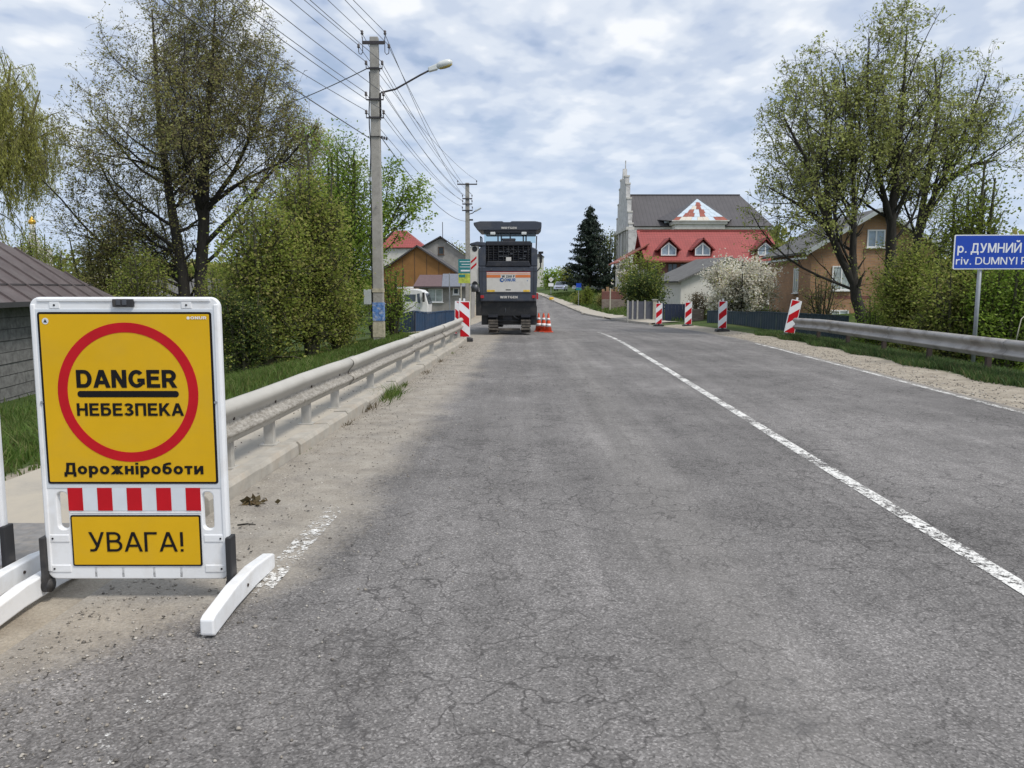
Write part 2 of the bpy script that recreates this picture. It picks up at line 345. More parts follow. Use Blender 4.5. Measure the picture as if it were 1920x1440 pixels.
# ------------------------------------------------------------------ materials of the place
def asphalt():
    t = NT('asphalt'); ob = t.tc.outputs['Object']
    sx = t.n.nodes.new('ShaderNodeSeparateXYZ'); t.link(ob, sx.inputs[0]); X, Y = sx.outputs[0], sx.outputs[1]
    # stones in the binder
    grain = t.voro(120, out='Color'); gs = t.n.nodes.new('ShaderNodeSeparateColor'); t.link(grain, gs.inputs[0])
    fine = t.noise(70, 3, 0.75); mid = t.noise(2.2, 4, 0.62); big = t.noise(0.35, 2, 0.6)
    base = t.ramp(gs.outputs[0], [(0.0, 0.05), (0.4, 0.145), (0.8, 0.225), (1.0, 0.45)])
    base = t.mix(1.0, base, (1.10, 1.05, 1.015), 'MULTIPLY')
    base = t.mix(0.55, base, t.ramp(fine, [(0.3, (0.062, 0.058, 0.056)), (0.7, (0.27, 0.255, 0.245))]))
    base = t.mix(1.0, base, t.ramp(mid, [(0.3, 0.86), (0.7, 1.12)]), 'MULTIPLY')
    base = t.mix(1.0, base, t.ramp(big, [(0.36, 0.82), (0.64, 1.14)]), 'MULTIPLY')
    # wheel tracks run a little lighter along the lane
    wob = t.noise(0.6, 3)
    lane = t.math('ADD', t.math('SUBTRACT', X, t.math('MULTIPLY', Y, 0.033)), t.math('MULTIPLY', wob, 0.5))
    trk = t.math('ABSOLUTE', t.math('SUBTRACT', lane, 1.15))
    base = t.mix(t.ramp(trk, [(0.1, 0.22), (0.5, 0.0)]), base, (0.27, 0.255, 0.235))
    # cracks: long joints and crazed patches
    warp = t.n.nodes.new('ShaderNodeVectorMath'); warp.operation = 'ADD'
    wv = t.n.nodes.new('ShaderNodeVectorMath'); wv.operation = 'SCALE'; wv.inputs['Scale'].default_value = 0.55
    t.link(t.noise(1.7, 4, 0.65, col=True), wv.inputs[0]); t.link(ob, warp.inputs[0]); t.link(wv.outputs[0], warp.inputs[1])
    c1 = t.voro(0.85, 'DISTANCE_TO_EDGE', warp.outputs[0]); c2 = t.voro(3.6, 'DISTANCE_TO_EDGE', warp.outputs[0]); c3 = t.voro(9.0, 'DISTANCE_TO_EDGE', warp.outputs[0])
    m1 = t.ramp(t.noise(0.9, 3, vec=ob), [(0.42, 0.0), (0.55, 1.0)]); m2 = t.ramp(t.noise(0.5, 3, 0.6, 0.5), [(0.34, 0.0), (0.56, 1.0)]); m3 = t.ramp(t.noise(0.62, 3, 0.7, 0.8), [(0.46, 0.0), (0.62, 1.0)])
    k1 = t.math('MULTIPLY', t.ramp(c1, [(0.0, 0.75), (0.009, 0.0)]), m1)
    k2 = t.math('MULTIPLY', t.ramp(c2, [(0.0, 1.0), (0.030, 0.0)]), m2)
    k3 = t.math('MULTIPLY', t.ramp(c3, [(0.0, 0.85), (0.075, 0.0)]), m3)
    k = t.math('MAXIMUM', k1, t.math('MAXIMUM', k2, k3))
    base = t.mix(t.math('MULTIPLY', k, 0.72), base, (0.034, 0.031, 0.030))
    stv = t.noise(1.0, 4, 0.65, vec=t.mapping(ob, (2.6, 0.16, 1), (0, 0, R(1.9))))
    base = t.mix(1.0, base, t.ramp(stv, [(0.32, 0.80), (0.68, 1.16)]), 'MULTIPLY')
    # oil stains and small dark patches
    st = t.ramp(t.noise(1.15, 6, 0.7, 0.8), [(0.63, 0.0), (0.69, 1.0)])
    base = t.mix(t.math('MULTIPLY', st, 0.5), base, (0.075, 0.072, 0.072))
    # sand blown along the left kerb
    d = t.math('SUBTRACT', t.math('ADD', X, 2.40), t.math('MULTIPLY', Y, 0.0469))
    near = t.math('MULTIPLY', t.math('SUBTRACT', 4.1, Y), 0.75); near = t.math('MAXIMUM', near, 0.0)
    far = t.math('MULTIPLY', t.math('MAXIMUM', t.math('SUBTRACT', Y, 9.0), 0.0), 0.012)
    d = t.math('ADD', d, t.math('ADD', near, far))
    d = t.math('ADD', d, t.math('MULTIPLY', t.math('SUBTRACT', t.noise(1.3, 5, 0.6), 0.5), 0.75))
    d = t.math('ADD', d, t.math('MULTIPLY', t.math('SUBTRACT', t.noise(26, 4, 0.75), 0.5), 0.6))
    sm = t.math('MULTIPLY', t.ramp(t.math('MULTIPLY', d, 0.5), [(0.42, 1.0), (0.60, 0.0)]), t.ramp(t.math('MULTIPLY', Y, 0.01), [(0.27, 1.0), (0.34, 0.0)]))
    scol = t.ramp(t.noise(3.5, 5, 0.65), [(0.3, (0.265, 0.235, 0.195)), (0.7, (0.41, 0.375, 0.32))])
    scol = t.mix(1.0, scol, t.ramp(t.noise(60, 3, 0.75), [(0.3, 0.7), (0.7, 1.2)]), 'MULTIPLY')
    sm = t.math('MULTIPLY', sm, t.ramp(t.noise(2.6, 5, 0.7, 0.4), [(0.30, 0.6), (0.52, 1.0)]))
    base = t.mix(t.math('MULTIPLY', sm, 0.9), base, scol)
    # dust near the right edge
    dr = t.math('SUBTRACT', t.math('ADD', 6.45, t.math('MULTIPLY', Y, 0.0397)), X)
    dr = t.math('ADD', dr, t.math('MULTIPLY', t.math('SUBTRACT', t.noise(2.1, 5, 0.65), 0.5), 0.6))
    base = t.mix(t.math('MULTIPLY', t.ramp(dr, [(0.0, 1.0), (0.28, 0.0)]), 0.7), base, scol)
    t.bump(t.math('ADD', t.math('MULTIPLY', gs.outputs[1], 0.5), fine), 0.5, 0.008)
    t.fin(base, 0.85, 0, 0.3)
asphalt()
def ground_mat():
    t = NT('ground_soil'); at = t.n.nodes.new('ShaderNodeAttribute'); at.attribute_name = 'sand'
    n = t.noise(0.5, 6, 0.65); f = t.noise(9, 5, 0.7); vf = t.noise(60, 3, 0.7)
    g = t.ramp(f, [(0.25, (0.028, 0.04, 0.012)), (0.5, (0.05, 0.085, 0.02)), (0.8, (0.095, 0.125, 0.035))])
    g = t.mix(t.ramp(n, [(0.45, 0.0), (0.7, 0.55)]), g, (0.10, 0.088, 0.05))
    s = t.ramp(t.noise(3.5, 6, 0.65), [(0.3, (0.26, 0.225, 0.18)), (0.7, (0.43, 0.385, 0.315))])
    s = t.mix(1.0, s, t.ramp(vf, [(0.3, 0.8), (0.7, 1.15)]), 'MULTIPLY')
    m = t.math('ADD', at.outputs['Fac'], t.math('MULTIPLY', t.math('SUBTRACT', t.noise(4.0, 5, 0.7), 0.5), 0.9))
    t.bump(t.math('ADD', f, vf), 0.5, 0.02)
    t.fin(t.mix(t.ramp(m, [(0.42, 0.0), (0.62, 1.0)]), g, s), 0.95, 0, 0.15)
ground_mat()
def worn_paint():
    t = NT('road_paint'); n = t.noise(18, 6, 0.75); n2 = t.noise(2.0, 3); v = t.voro(70)
    m = t.math('ADD', t.math('MULTIPLY', n, 0.65), t.math('ADD', t.math('MULTIPLY', n2, 0.35), t.math('MULTIPLY', v, 0.12)))
    t.fin(t.ramp(t.noise(40, 3), [(0.3, (0.58, 0.57, 0.54)), (0.7, (0.78, 0.77, 0.74))]), 0.75)
    tr = t.n.nodes.new('ShaderNodeBsdfTransparent'); mx = t.n.nodes.new('ShaderNodeMixShader')
    at = t.n.nodes.new('ShaderNodeAttribute'); at.attribute_name = 'wear'
    t.link(t.ramp(t.math('ADD', m, at.outputs['Fac']), [(0.53, 0.0), (0.60, 1.0)]), mx.inputs[0])
    t.link(t.b.outputs[0], mx.inputs[1]); t.link(tr.outputs[0], mx.inputs[2]); t.link(mx.outputs[0], t.out.inputs[0])
worn_paint()
def sandy_concrete():
    t = NT('sandy_concrete'); n = t.noise(1.3, 6, 0.65, 0.4); f = t.noise(45, 4, 0.7)
    c = t.ramp(f, [(0.3, (0.22, 0.21, 0.195)), (0.7, (0.31, 0.295, 0.27))])
    c = t.mix(t.ramp(n, [(0.36, 0.55), (0.54, 1.0)]), c, (0.40, 0.36, 0.295))
    t.bump(f, 0.3, 0.006); t.fin(c, 0.9)
sandy_concrete()
plain('kerb_concrete', (0.36, 0.335, 0.29), 0.9, var=0.18, scale=5, bump=0.4, dirt=(0.38, 0.32, 0.25), dirt_amt=0.6)
plain('path_asphalt', (0.20, 0.195, 0.19), 0.9, var=0.2, scale=14, bump=0.4, dirt=(0.34, 0.29, 0.23), dirt_amt=0.4)
def galv():
    t = NT('rail_steel'); n = t.noise(1.6, 5, 0.6); v = t.mapping(t.tc.outputs['Object'], (3, 3, 9)); f = t.noise(5, 6, 0.75, 0.6, vec=v)
    c = t.ramp(n, [(0.3, (0.40, 0.385, 0.345)), (0.7, (0.50, 0.48, 0.435))])
    at = t.n.nodes.new('ShaderNodeAttribute'); at.attribute_name = 'low'
    m = t.math('MULTIPLY', t.ramp(f, [(0.40, 0.0), (0.58, 1.0)]), at.outputs['Fac'])
    c = t.mix(t.math('MULTIPLY', at.outputs['Fac'], 0.35), c, (0.36, 0.32, 0.27)); c = t.mix(t.math('MULTIPLY', m, 0.8), c, (0.17, 0.15, 0.12))
    g2 = t.noise(9, 5, 0.7)
    c = t.mix(t.math('MULTIPLY', t.ramp(g2, [(0.6, 0.0), (0.7, 1.0)]), 0.35), c, (0.30, 0.25, 0.19))
    t.fin(c, 0.55, 0.0, 0.5)
galv()
plain('rail_steel_grey', (0.36, 0.345, 0.33), 0.5, 0.15, var=0.14, scale=2.0, dirt=(0.14, 0.115, 0.09), dirt_amt=0.6)
plain('post_steel', (0.40, 0.385, 0.35), 0.6, var=0.15, scale=5, dirt=(0.25, 0.21, 0.16), dirt_amt=0.5)
plain('bolt_rust', (0.05, 0.035, 0.028), 0.8)
plain('plastic_white', (0.80, 0.81, 0.82), 0.38, var=0.035, scale=4, dirt=(0.52, 0.48, 0.42), dirt_amt=0.35)
plain('sheet_grey_white', (0.62, 0.655, 0.69), 0.4, var=0.04, scale=3)
plain('film_yellow', (0.68, 0.40, 0.012), 0.5, var=0.06, scale=2.2, spec=0.15, dirt=(0.50, 0.33, 0.06), dirt_amt=0.22)
plain('film_red', (0.50, 0.008, 0.016), 0.5, var=0.1, scale=5, spec=0.2)
plain('film_black', (0.008, 0.007, 0.008), 0.55, spec=0.2)
plain('film_white', (0.80, 0.81, 0.83), 0.4, var=0.03)
plain('film_silver', (0.66, 0.70, 0.74), 0.35, var=0.05, scale=8)
plain('rubber_black', (0.022, 0.022, 0.024), 0.65, dirt=(0.16, 0.14, 0.12), dirt_amt=0.35)
plain('film_blue', (0.006, 0.055, 0.42), 0.38, var=0.06, scale=3)
plain('galv_pole', (0.30, 0.32, 0.34), 0.5, 0.3, scale=8)
plain('film_teal', (0.02, 0.20, 0.215), 0.5); plain('film_lime', (0.45, 0.52, 0.08), 0.5, var=0.35, scale=6)
plain('machine_slate', (0.042, 0.050, 0.070), 0.42, var=0.1, scale=2, dirt=(0.12, 0.115, 0.11), dirt_amt=0.4)
plain('machine_dark', (0.016, 0.018, 0.026), 0.5, var=0.2, scale=3, dirt=(0.08, 0.075, 0.068), dirt_amt=0.35)
plain('machine_black', (0.010, 0.011, 0.013), 0.6, var=0.25, scale=4, dirt=(0.055, 0.05, 0.045), dirt_amt=0.5)
plain('machine_white', (0.60, 0.58, 0.54), 0.45, var=0.05, scale=3, dirt=(0.36, 0.33, 0.29), dirt_amt=0.3)
plain('machine_orange', (0.62, 0.17, 0.04), 0.45)
plain('machine_grate', (0.085, 0.09, 0.10), 0.45, 0.4, var=0.3, scale=8)
plain('track_steel', (0.085, 0.075, 0.065), 0.75, 0.2, var=0.3, scale=9, bump=0.5, dirt=(0.19, 0.165, 0.135), dirt_amt=0.7)
plain('decal_blue', (0.02, 0.10, 0.30), 0.4); plain('decal_yellow', (0.68, 0.44, 0.05), 0.4, var=0.3, scale=12)
plain('cone_orange', (0.66, 0.085, 0.03), 0.5, var=0.1, scale=9, dirt=(0.22, 0.10, 0.06), dirt_amt=0.3)
plain('lamp_glass', (0.60, 0.62, 0.60), 0.2, var=0.08); plain('lamp_amber', (0.42, 0.33, 0.10), 0.3); plain('lens_red', (0.4, 0.02, 0.02), 0.25)
plain('pole_concrete', (0.33, 0.315, 0.285), 0.9, var=0.14, scale=4, bump=0.35, dirt=(0.20, 0.185, 0.16), dirt_amt=0.5)
plain('pole_iron', (0.045, 0.04, 0.042), 0.6, 0.2); plain('wire_grey', (0.14, 0.145, 0.155), 0.5); plain('cable_black', (0.015, 0.015, 0.016), 0.6)
plain('porcelain', (0.10, 0.085, 0.08), 0.3); plain('box_grey', (0.42, 0.45, 0.44), 0.5, var=0.06)
plain('poster_blue', (0.09, 0.20, 0.46), 0.6, var=0.5, scale=14, dirt=(0.5, 0.52, 0.55), dirt_amt=0.8)
plain('poster_cream', (0.42, 0.38, 0.28), 0.8, var=0.3, scale=12)
plain('roof_brown', (0.105, 0.085, 0.084), 0.55, var=0.16, scale=1.6, dirt=(0.19, 0.17, 0.165), dirt_amt=0.4)
plain('board_grey', (0.17, 0.168, 0.165), 0.85, var=0.4, scale=7, bump=0.6, dirt=(0.21, 0.21, 0.205), dirt_amt=0.6)
plain('dark_board', (0.05, 0.05, 0.052), 0.9)  # plain dark tone of the shed's wall core, eave board and roof joint
plain('church_wall', (0.60, 0.58, 0.53), 0.85, var=0.1, scale=0.6, dirt=(0.36, 0.34, 0.30), dirt_amt=0.5)
plain('church_stone', (0.56, 0.55, 0.53), 0.85, var=0.14, scale=0.8, dirt=(0.22, 0.21, 0.21), dirt_amt=0.6)
def ribbed(name, c, step, axis=0, rough=0.55):
    t = NT(name); sx = t.n.nodes.new('ShaderNodeSeparateXYZ'); t.link(t.tc.outputs['Object'], sx.inputs[0])
    fr = t.math('FRACT', t.math('DIVIDE', sx.outputs[axis], step))
    l = t.ramp(fr, [(0.0, 0.72), (0.10, 1.0), (0.85, 1.08), (1.0, 0.72)])
    n = t.ramp(t.noise(0.5, 5, 0.6), [(0.3, 0.85), (0.7, 1.15)])
    t.bump(l, 0.5, 0.04)
    return t.fin(t.mix(1.0, t.mix(1.0, c, l, 'MULTIPLY'), n, 'MULTIPLY'), rough)
ribbed('church_roof', (0.072, 0.066, 0.068), 0.55)
def tiles(name, c):
    t = NT(name); sx = t.n.nodes.new('ShaderNodeSeparateXYZ'); t.link(t.tc.outputs['Object'], sx.inputs[0])
    fr = t.math('FRACT', t.math('DIVIDE', sx.outputs[2], 0.22)); fx = t.math('FRACT', t.math('DIVIDE', sx.outputs[0], 0.28))
    l = t.math('MULTIPLY', t.ramp(fr, [(0.0, 0.55), (0.25, 1.0), (1.0, 1.1)]), t.ramp(fx, [(0.0, 0.8), (0.2, 1.0), (0.85, 1.05), (1.0, 0.8)]))
    n = t.ramp(t.noise(0.8, 5, 0.7), [(0.3, 0.85), (0.7, 1.15)]); t.bump(l, 0.5, 0.04)
    return t.fin(t.mix(1.0, t.mix(1.0, c, l, 'MULTIPLY'), n, 'MULTIPLY'), 0.6)
tiles('red_tiles', (0.27, 0.052, 0.046))
def bricks(name, c1, c2, mortar, scale=1.0):
    t = NT(name); n = t.n.nodes.new('ShaderNodeTexBrick')
    v = t.n.nodes.new('ShaderNodeSeparateXYZ'); t.link(t.tc.outputs['Object'], v.inputs[0]); cb = t.n.nodes.new('ShaderNodeCombineXYZ')
    t.link(t.math('ADD', v.outputs[0], v.outputs[1]), cb.inputs[0]); t.link(v.outputs[2], cb.inputs[1]); t.link(cb.outputs[0], n.inputs['Vector'])
    n.inputs['Scale'].default_value = scale; n.inputs['Brick Width'].default_value = 0.25; n.inputs['Row Height'].default_value = 0.075; n.inputs['Mortar Size'].default_value = 0.008
    for k, c in (('Color1', c1), ('Color2', c2), ('Mortar', mortar)): n.inputs[k].default_value = (*c, 1)
    return t.fin(t.mix(1.0, n.outputs[0], t.ramp(t.noise(0.9, 5, 0.65), [(0.3, 0.8), (0.7, 1.2)]), 'MULTIPLY'), 0.85)
bricks('brick_orange', (0.42, 0.225, 0.105), (0.33, 0.165, 0.078), (0.26, 0.23, 0.19)); bricks('brick_red', (0.22, 0.062, 0.045), (0.17, 0.05, 0.038), (0.2, 0.17, 0.15))
bricks('brick_old', (0.20, 0.14, 0.11), (0.27, 0.22, 0.18), (0.24, 0.22, 0.2))
plain('asbestos', (0.12, 0.117, 0.113), 0.9, var=0.25, scale=2.5, dirt=(0.09, 0.09, 0.085), dirt_amt=0.6); plain('plaster_white', (0.62, 0.60, 0.55), 0.9, var=0.07, scale=1.2, dirt=(0.45, 0.42, 0.37), dirt_amt=0.4)
plain('plaster_grey', (0.30, 0.285, 0.265), 0.9, var=0.18, scale=1.5, dirt=(0.2, 0.185, 0.17), dirt_amt=0.5); plain('plaster_light', (0.42, 0.41, 0.39), 0.9, var=0.1, scale=1.5)
plain('gable_ochre', (0.26, 0.125, 0.035), 0.75, var=0.14, scale=1.2); plain('porch_purple', (0.13, 0.082, 0.085), 0.6); plain('porch_grey', (0.165, 0.18, 0.215), 0.6)
plain('roof_dark', (0.06, 0.055, 0.055), 0.8, var=0.2, scale=2); plain('wood_brown', (0.10, 0.055, 0.032), 0.7); plain('upvc', (0.78, 0.78, 0.77), 0.4, var=0.03)
plain('metal_silver', (0.50, 0.58, 0.64), 0.45, 0.1, var=0.1); plain('metal_rust', (0.26, 0.075, 0.05), 0.7, var=0.25, scale=2); plain('metal_cream', (0.55, 0.50, 0.42), 0.6)
plain('gold', (0.75, 0.42, 0.06), 0.3, 0.7)
plain('fence_blue', (0.028, 0.062, 0.125), 0.55, var=0.12, scale=1.5, dirt=(0.06, 0.075, 0.11), dirt_amt=0.5); plain('fence_slate', (0.040, 0.062, 0.082), 0.6, var=0.14, scale=1.5, dirt=(0.08, 0.09, 0.10), dirt_amt=0.5)
plain('gate_navy', (0.022, 0.032, 0.066), 0.5, var=0.1); plain('picket_grey', (0.085, 0.09, 0.115), 0.6, var=0.1); plain('fence_post', (0.38, 0.37, 0.34), 0.8, dirt=(0.26, 0.25, 0.22)); plain('fence_post_cream', (0.46, 0.43, 0.34), 0.8)
plain('truck_white', (0.70, 0.70, 0.69), 0.4, var=0.05); plain('car_silver', (0.50, 0.52, 0.62), 0.25, 0.4, var=0.05); plain('car_white', (0.62, 0.66, 0.64), 0.3); plain('car_dark', (0.05, 0.06, 0.085), 0.3)
plain('tyre', (0.02, 0.02, 0.02), 0.8); plain('rim', (0.35, 0.36, 0.38), 0.35, 0.6)
glassmat('glass_dark'); glassmat('glass_sky', (0.16, 0.20, 0.24)); glassmat('curtain', (0.24, 0.27, 0.26)); seethrough('glass_clear')
barkmat('bark_dark', (0.014, 0.012, 0.010), (0.048, 0.042, 0.034)); barkmat('bark_twig', (0.04, 0.032, 0.024), (0.085, 0.07, 0.052)); barkmat('bark_olive', (0.035, 0.036, 0.02), (0.10, 0.095, 0.055)); barkmat('bark_willow', (0.09, 0.085, 0.03), (0.18, 0.165, 0.06))
leafmat('leaf_bud', [(0.245, 0.238, 0.071), (0.335, 0.347, 0.109), (0.283, 0.225, 0.116), (0.425, 0.438, 0.154)], 0.6)
leafmat('leaf_spring', [(0.242, 0.284, 0.066), (0.351, 0.393, 0.109), (0.459, 0.484, 0.181), (0.302, 0.327, 0.096)], 0.6)
leafmat('leaf_olive', [(0.154, 0.204, 0.039), (0.267, 0.329, 0.063), (0.365, 0.4, 0.092), (0.351, 0.302, 0.12)], 0.55)
leafmat('leaf_fresh', [(0.149, 0.249, 0.033), (0.256, 0.384, 0.054), (0.351, 0.465, 0.081), (0.216, 0.297, 0.057)], 0.55)
leafmat('leaf_lime', [(0.168, 0.224, 0.028), (0.252, 0.301, 0.056), (0.14, 0.182, 0.028)], 0.5); leafmat('leaf_willow', [(0.384, 0.396, 0.096), (0.504, 0.504, 0.156), (0.3, 0.312, 0.072)], 0.6)
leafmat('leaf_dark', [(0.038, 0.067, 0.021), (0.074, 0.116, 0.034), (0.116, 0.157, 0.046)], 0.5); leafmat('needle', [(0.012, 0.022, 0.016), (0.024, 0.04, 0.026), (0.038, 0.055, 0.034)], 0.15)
leafmat('blossom', [(0.747, 0.703, 0.598), (0.85, 0.85, 0.777), (0.628, 0.598, 0.448), (0.85, 0.747, 0.658)], 0.5); leafmat('leaf_brown', [(0.11, 0.075, 0.035), (0.16, 0.12, 0.06), (0.07, 0.06, 0.03)])
leafmat('grass_blade', [(0.065, 0.115, 0.02), (0.10, 0.17, 0.032), (0.14, 0.20, 0.045), (0.17, 0.17, 0.065)], 0.4); leafmat('grass_cool', [(0.045, 0.09, 0.025), (0.075, 0.135, 0.04), (0.105, 0.165, 0.05), (0.17, 0.16, 0.075)], 0.4)

# ------------------------------------------------------------------ ground, road, pavement
YL = np.array([-30, 24, 30, 41, 65, 75, 100, 130, 170, 250, 700.]); XL = np.array([-3.807, -1.274, -1.7, -2.3, -1.8, -2.0, -2.8, -4.4, -9, -30, -160.])
YR = np.array([-30, 24, 30, 41, 50, 65, 75, 100, 130, 170, 250, 700.]); XR = np.array([5.21, 7.353, 7.62, 7.75, 7.45, 6.35, 6.1, 5.3, 4.5, 0, -20, -145.])
YZ = np.array([-30, 24, 33, 41, 50, 65, 75, 100, 130, 170, 250, 700.]); ZZ = np.array([0, 0, -.18, -.40, -.60, -.70, -.58, -.1, .45, 1.3, 2.6, 4.])
_yy = np.arange(-30, 700, 0.5)
def _smooth(a, b):
    v = np.interp(_yy, a, b); k = np.ones(13) / 13; s = np.convolve(np.pad(v, 6, 'edge'), k, 'valid'); return np.where(_yy < 20, v, s)
_xl, _xr, _zr = _smooth(YL, XL), _smooth(YR, XR), _smooth(YZ, ZZ)
def xl(y): return np.interp(y, _yy, _xl)
def xr(y): return np.interp(y, _yy, _xr)
def zr(y): return np.interp(y, _yy, _zr)
def sst(a, b, x): t = np.clip((x - a) / (b - a), 0, 1); return t * t * (3 - 2 * t)
def H(x, y):
    """height of the ground sheet"""
    x = np.asarray(x, float); y = np.asarray(y, float); z0 = zr(y); dl = xl(y) - x; dr = x - xr(y)
    walk = np.where(y < 24.5, -0.05, 0.0)
    left1 = np.interp(dl, [0, 0.05, 1.65, 1.85, 2.6, 4, 7, 12, 45, 110, 300], [-.05, -.05, -.05, .06, .0, -.28, -.85, -1.15, -1.3, -.8, 0]) * sst(5.0, 6.2, y) + \
        np.interp(dl, [0, 0.6, 2.2, 4, 7, 12, 45, 110, 300], [-.012, -.012, -.02, -.25, -.85, -1.15, -1.3, -.8, 0]) * (1 - sst(5.0, 6.2, y))
    left2 = np.interp(dl, [0, 0.3, 3, 6, 12, 45, 110, 300], [-.02, -.01, -.25, -.7, -.9, -.9, -.3, 1])
    lt = left1 * (1 - sst(25, 33, y)) + left2 * sst(25, 33, y)
    right1 = np.interp(dr, [0, 0.3, 1.0, 1.6, 2.2, 3.5, 7, 15, 45, 110, 300], [-.02, -.008, .02, .07, .02, -.6, -1.5, -1.7, -1.4, -.8, 0])
    right2 = np.interp(dr, [0, 0.3, 2, 6, 15, 45, 110, 300], [-.02, .06, .16, .5, 1.2, 2.0, 2.2, 2.5])
    rt = right1 * (1 - sst(27, 42, y)) + right2 * sst(27, 42, y)
    inside = np.minimum(-dl, -dr)                       # >0 on the carriageway
    off = np.where(dl > 0, lt, np.where(dr > 0, rt, -0.02 - 0.05 * np.clip(inside / 0.3, 0, 1)))
    far = sst(150, 500, np.hypot(x, y)) * 0.0
    return z0 + off + far
def axis(lo, hi, fine_lo, fine_hi, step, grow=1.22):
    v = list(np.arange(fine_lo, fine_hi, step)); s = step; p = fine_lo
    while p > lo: s *= grow; p -= s; v.insert(0, p)
    s = step; p = v[-1]
    while p < hi: s *= grow; p += s; v.append(p)
    return np.array(v)
gx = axis(-700, 700, -13, 14, 0.3, 1.2); gy = axis(-30, 695, -2, 34, 0.3, 1.1)
GX, GY = np.meshgrid(gx, gy); GZ = H(GX, GY)
rngg = np.random.default_rng(5)
nx, ny = len(gx), len(gy); V = np.stack([GX, GY, GZ], -1).reshape(-1, 3)
ii = np.arange(ny - 1)[:, None] * nx + np.arange(nx - 1)[None, :]; Fq = np.stack([ii, ii + 1, ii + nx + 1, ii + nx], -1).reshape(-1, 4)
me = fast_mesh('ground', V, Fq); me.polygons.foreach_set('use_smooth', [True] * len(me.polygons))
DL = xl(GY) - GX; DR = GX - xr(GY)
sand = np.zeros_like(GX)
sand = np.maximum(sand, (1 - sst(0.9, 1.5, DR)) * (DR > -1) * (1 - sst(36, 44, GY)))            # right shoulder
sand = np.maximum(sand, (1 - sst(1.9, 2.5, DL)) * (DL > -1) * (GY < 7)); sand = np.maximum(sand, (1 - sst(1.75, 2.05, DL)) * (DL > -1))
sand = np.maximum(sand, (DL > -1) * (1 - sst(2.0, 4.0, DL)) * sst(24, 26, GY) * (1 - sst(40, 60, GY)) * 0.9)
sand = np.maximum(sand, (DR > -1) * (1 - sst(0.3, 2.2, DR)) * sst(38, 44, GY) * 0.6)
at = me.attributes.new('sand', 'FLOAT', 'POINT'); at.data.foreach_set('value', sand.ravel().astype(np.float32))
ground = link('ground', me, 'ground_soil'); tag(ground, kind='structure')
# the carriageway
ry = np.concatenate([np.arange(-20, 60, 0.5), np.arange(60, 240, 2.0)]); k = 25
u = np.linspace(0, 1, k)[None, :]; RX = xl(ry)[:, None] * (1 - u) + xr(ry)[:, None] * u; RY = np.repeat(ry[:, None], k, 1)
RZ = zr(RY) + 0.004 * np.sin(RX * 1.9 + RY * 0.33) * np.sin(RY * 0.71)
ii = np.arange(len(ry) - 1)[:, None] * k + np.arange(k - 1)[None, :]
me = fast_mesh('road', np.stack([RX, RY, RZ], -1).reshape(-1, 3), np.stack([ii, ii + 1, ii + k + 1, ii + k], -1).reshape(-1, 4)); me.polygons.foreach_set('use_smooth', [True] * len(me.polygons))
road = tag(link('road', me, 'asphalt'), kind='structure')
def roadz(x, y): return float(zr(y) + 0.004 * math.sin(x * 1.9 + y * 0.33) * math.sin(y * 0.71))
def marking(name, f, y0, y1, width, wear, step=0.2):
    vs, fs, ws = [], [], []
    ys = np.arange(y0, y1 + 1e-6, step)
    for i, y in enumerate(ys):
        x = f(y); 
        for s in (-1, 0, 1):
            xx = x + s * width / 2; vs.append((xx, y, roadz(xx, y) + 0.005)); ws.append(wear(y) if callable(wear) else wear)
        if i:
            b = len(vs) - 6
            for j in (0, 1): fs.append((b + j, b + j + 1, b + j + 4, b + j + 3))
    me = bpy.data.meshes.new(name); me.from_pydata(vs, [], fs); a = me.attributes.new('wear', 'FLOAT', 'POINT'); a.data.foreach_set('value', ws)
    return link(name, me, 'road_paint', road)
marking('centre_line', lambda y: 2.63 + .0285 * y + max(0, y - 22) ** 2 * -0.0012, -18, 30.5, 0.125, lambda y: -0.015 + 0.05 * min(1, max(0, (y - 25) / 5)))
marking('edge_line', lambda y: 6.20 + .0397 * y, -18, 22.5, 0.10, 0.0)
marking('edge_line', lambda y: -1.50 + .038 * y, 1.3, 5.6, 0.14, lambda y: 0.035 if 3.9 < y < 5.4 else 0.10)
# footway on the left, its kerb, and the level path in front of it
def strip(name, f0, f1, y0, y1, zf, mat, step=0.4, th=0.0, jit=0.0, seed=1, cols=6):
    rg = np.random.default_rng(seed); ys = np.arange(y0, y1 + 1e-6, step); u = np.linspace(0, 1, cols)[None, :]
    a = f0(ys) + jit * rg.standard_normal(len(ys)); b = f1(ys) + jit * rg.standard_normal(len(ys))
    X_ = a[:, None] * (1 - u) + b[:, None] * u; Y_ = np.repeat(ys[:, None], cols, 1); Z_ = zf(X_, Y_)
    ii = np.arange(len(ys) - 1)[:, None] * cols + np.arange(cols - 1)[None, :]
    me = fast_mesh(name, np.stack([X_, Y_, Z_], -1).reshape(-1, 3), np.stack([ii, ii + 1, ii + cols + 1, ii + cols], -1).reshape(-1, 4)); me.polygons.foreach_set('use_smooth', [True] * len(me.polygons))
    return tag(link(name, me, mat), kind='structure')
strip('pavement', lambda y: xl(y) - 1.80, lambda y: xl(y) - 0.155, 4.9, 24.4, lambda x, y: 0.116 + 0.008 * np.sin(x * 5 + y * 1.3) * np.sin(y * 2.1) - 0.13 * (1 - sst(5.0, 5.7, y)), 'sandy_concrete', 0.2, cols=9)
strip('path', lambda y: xl(y) - 1.75, lambda y: xl(y) - 0.55, -6, 5.3, lambda x, y: 0.006 + 0 * x, 'path_asphalt', 0.3, jit=0.03)
kerb = tag(thing('kerb', None, None, (-2.1, 5.6, 0)), kind='structure')
rk = random.Random(3); y = 5.32
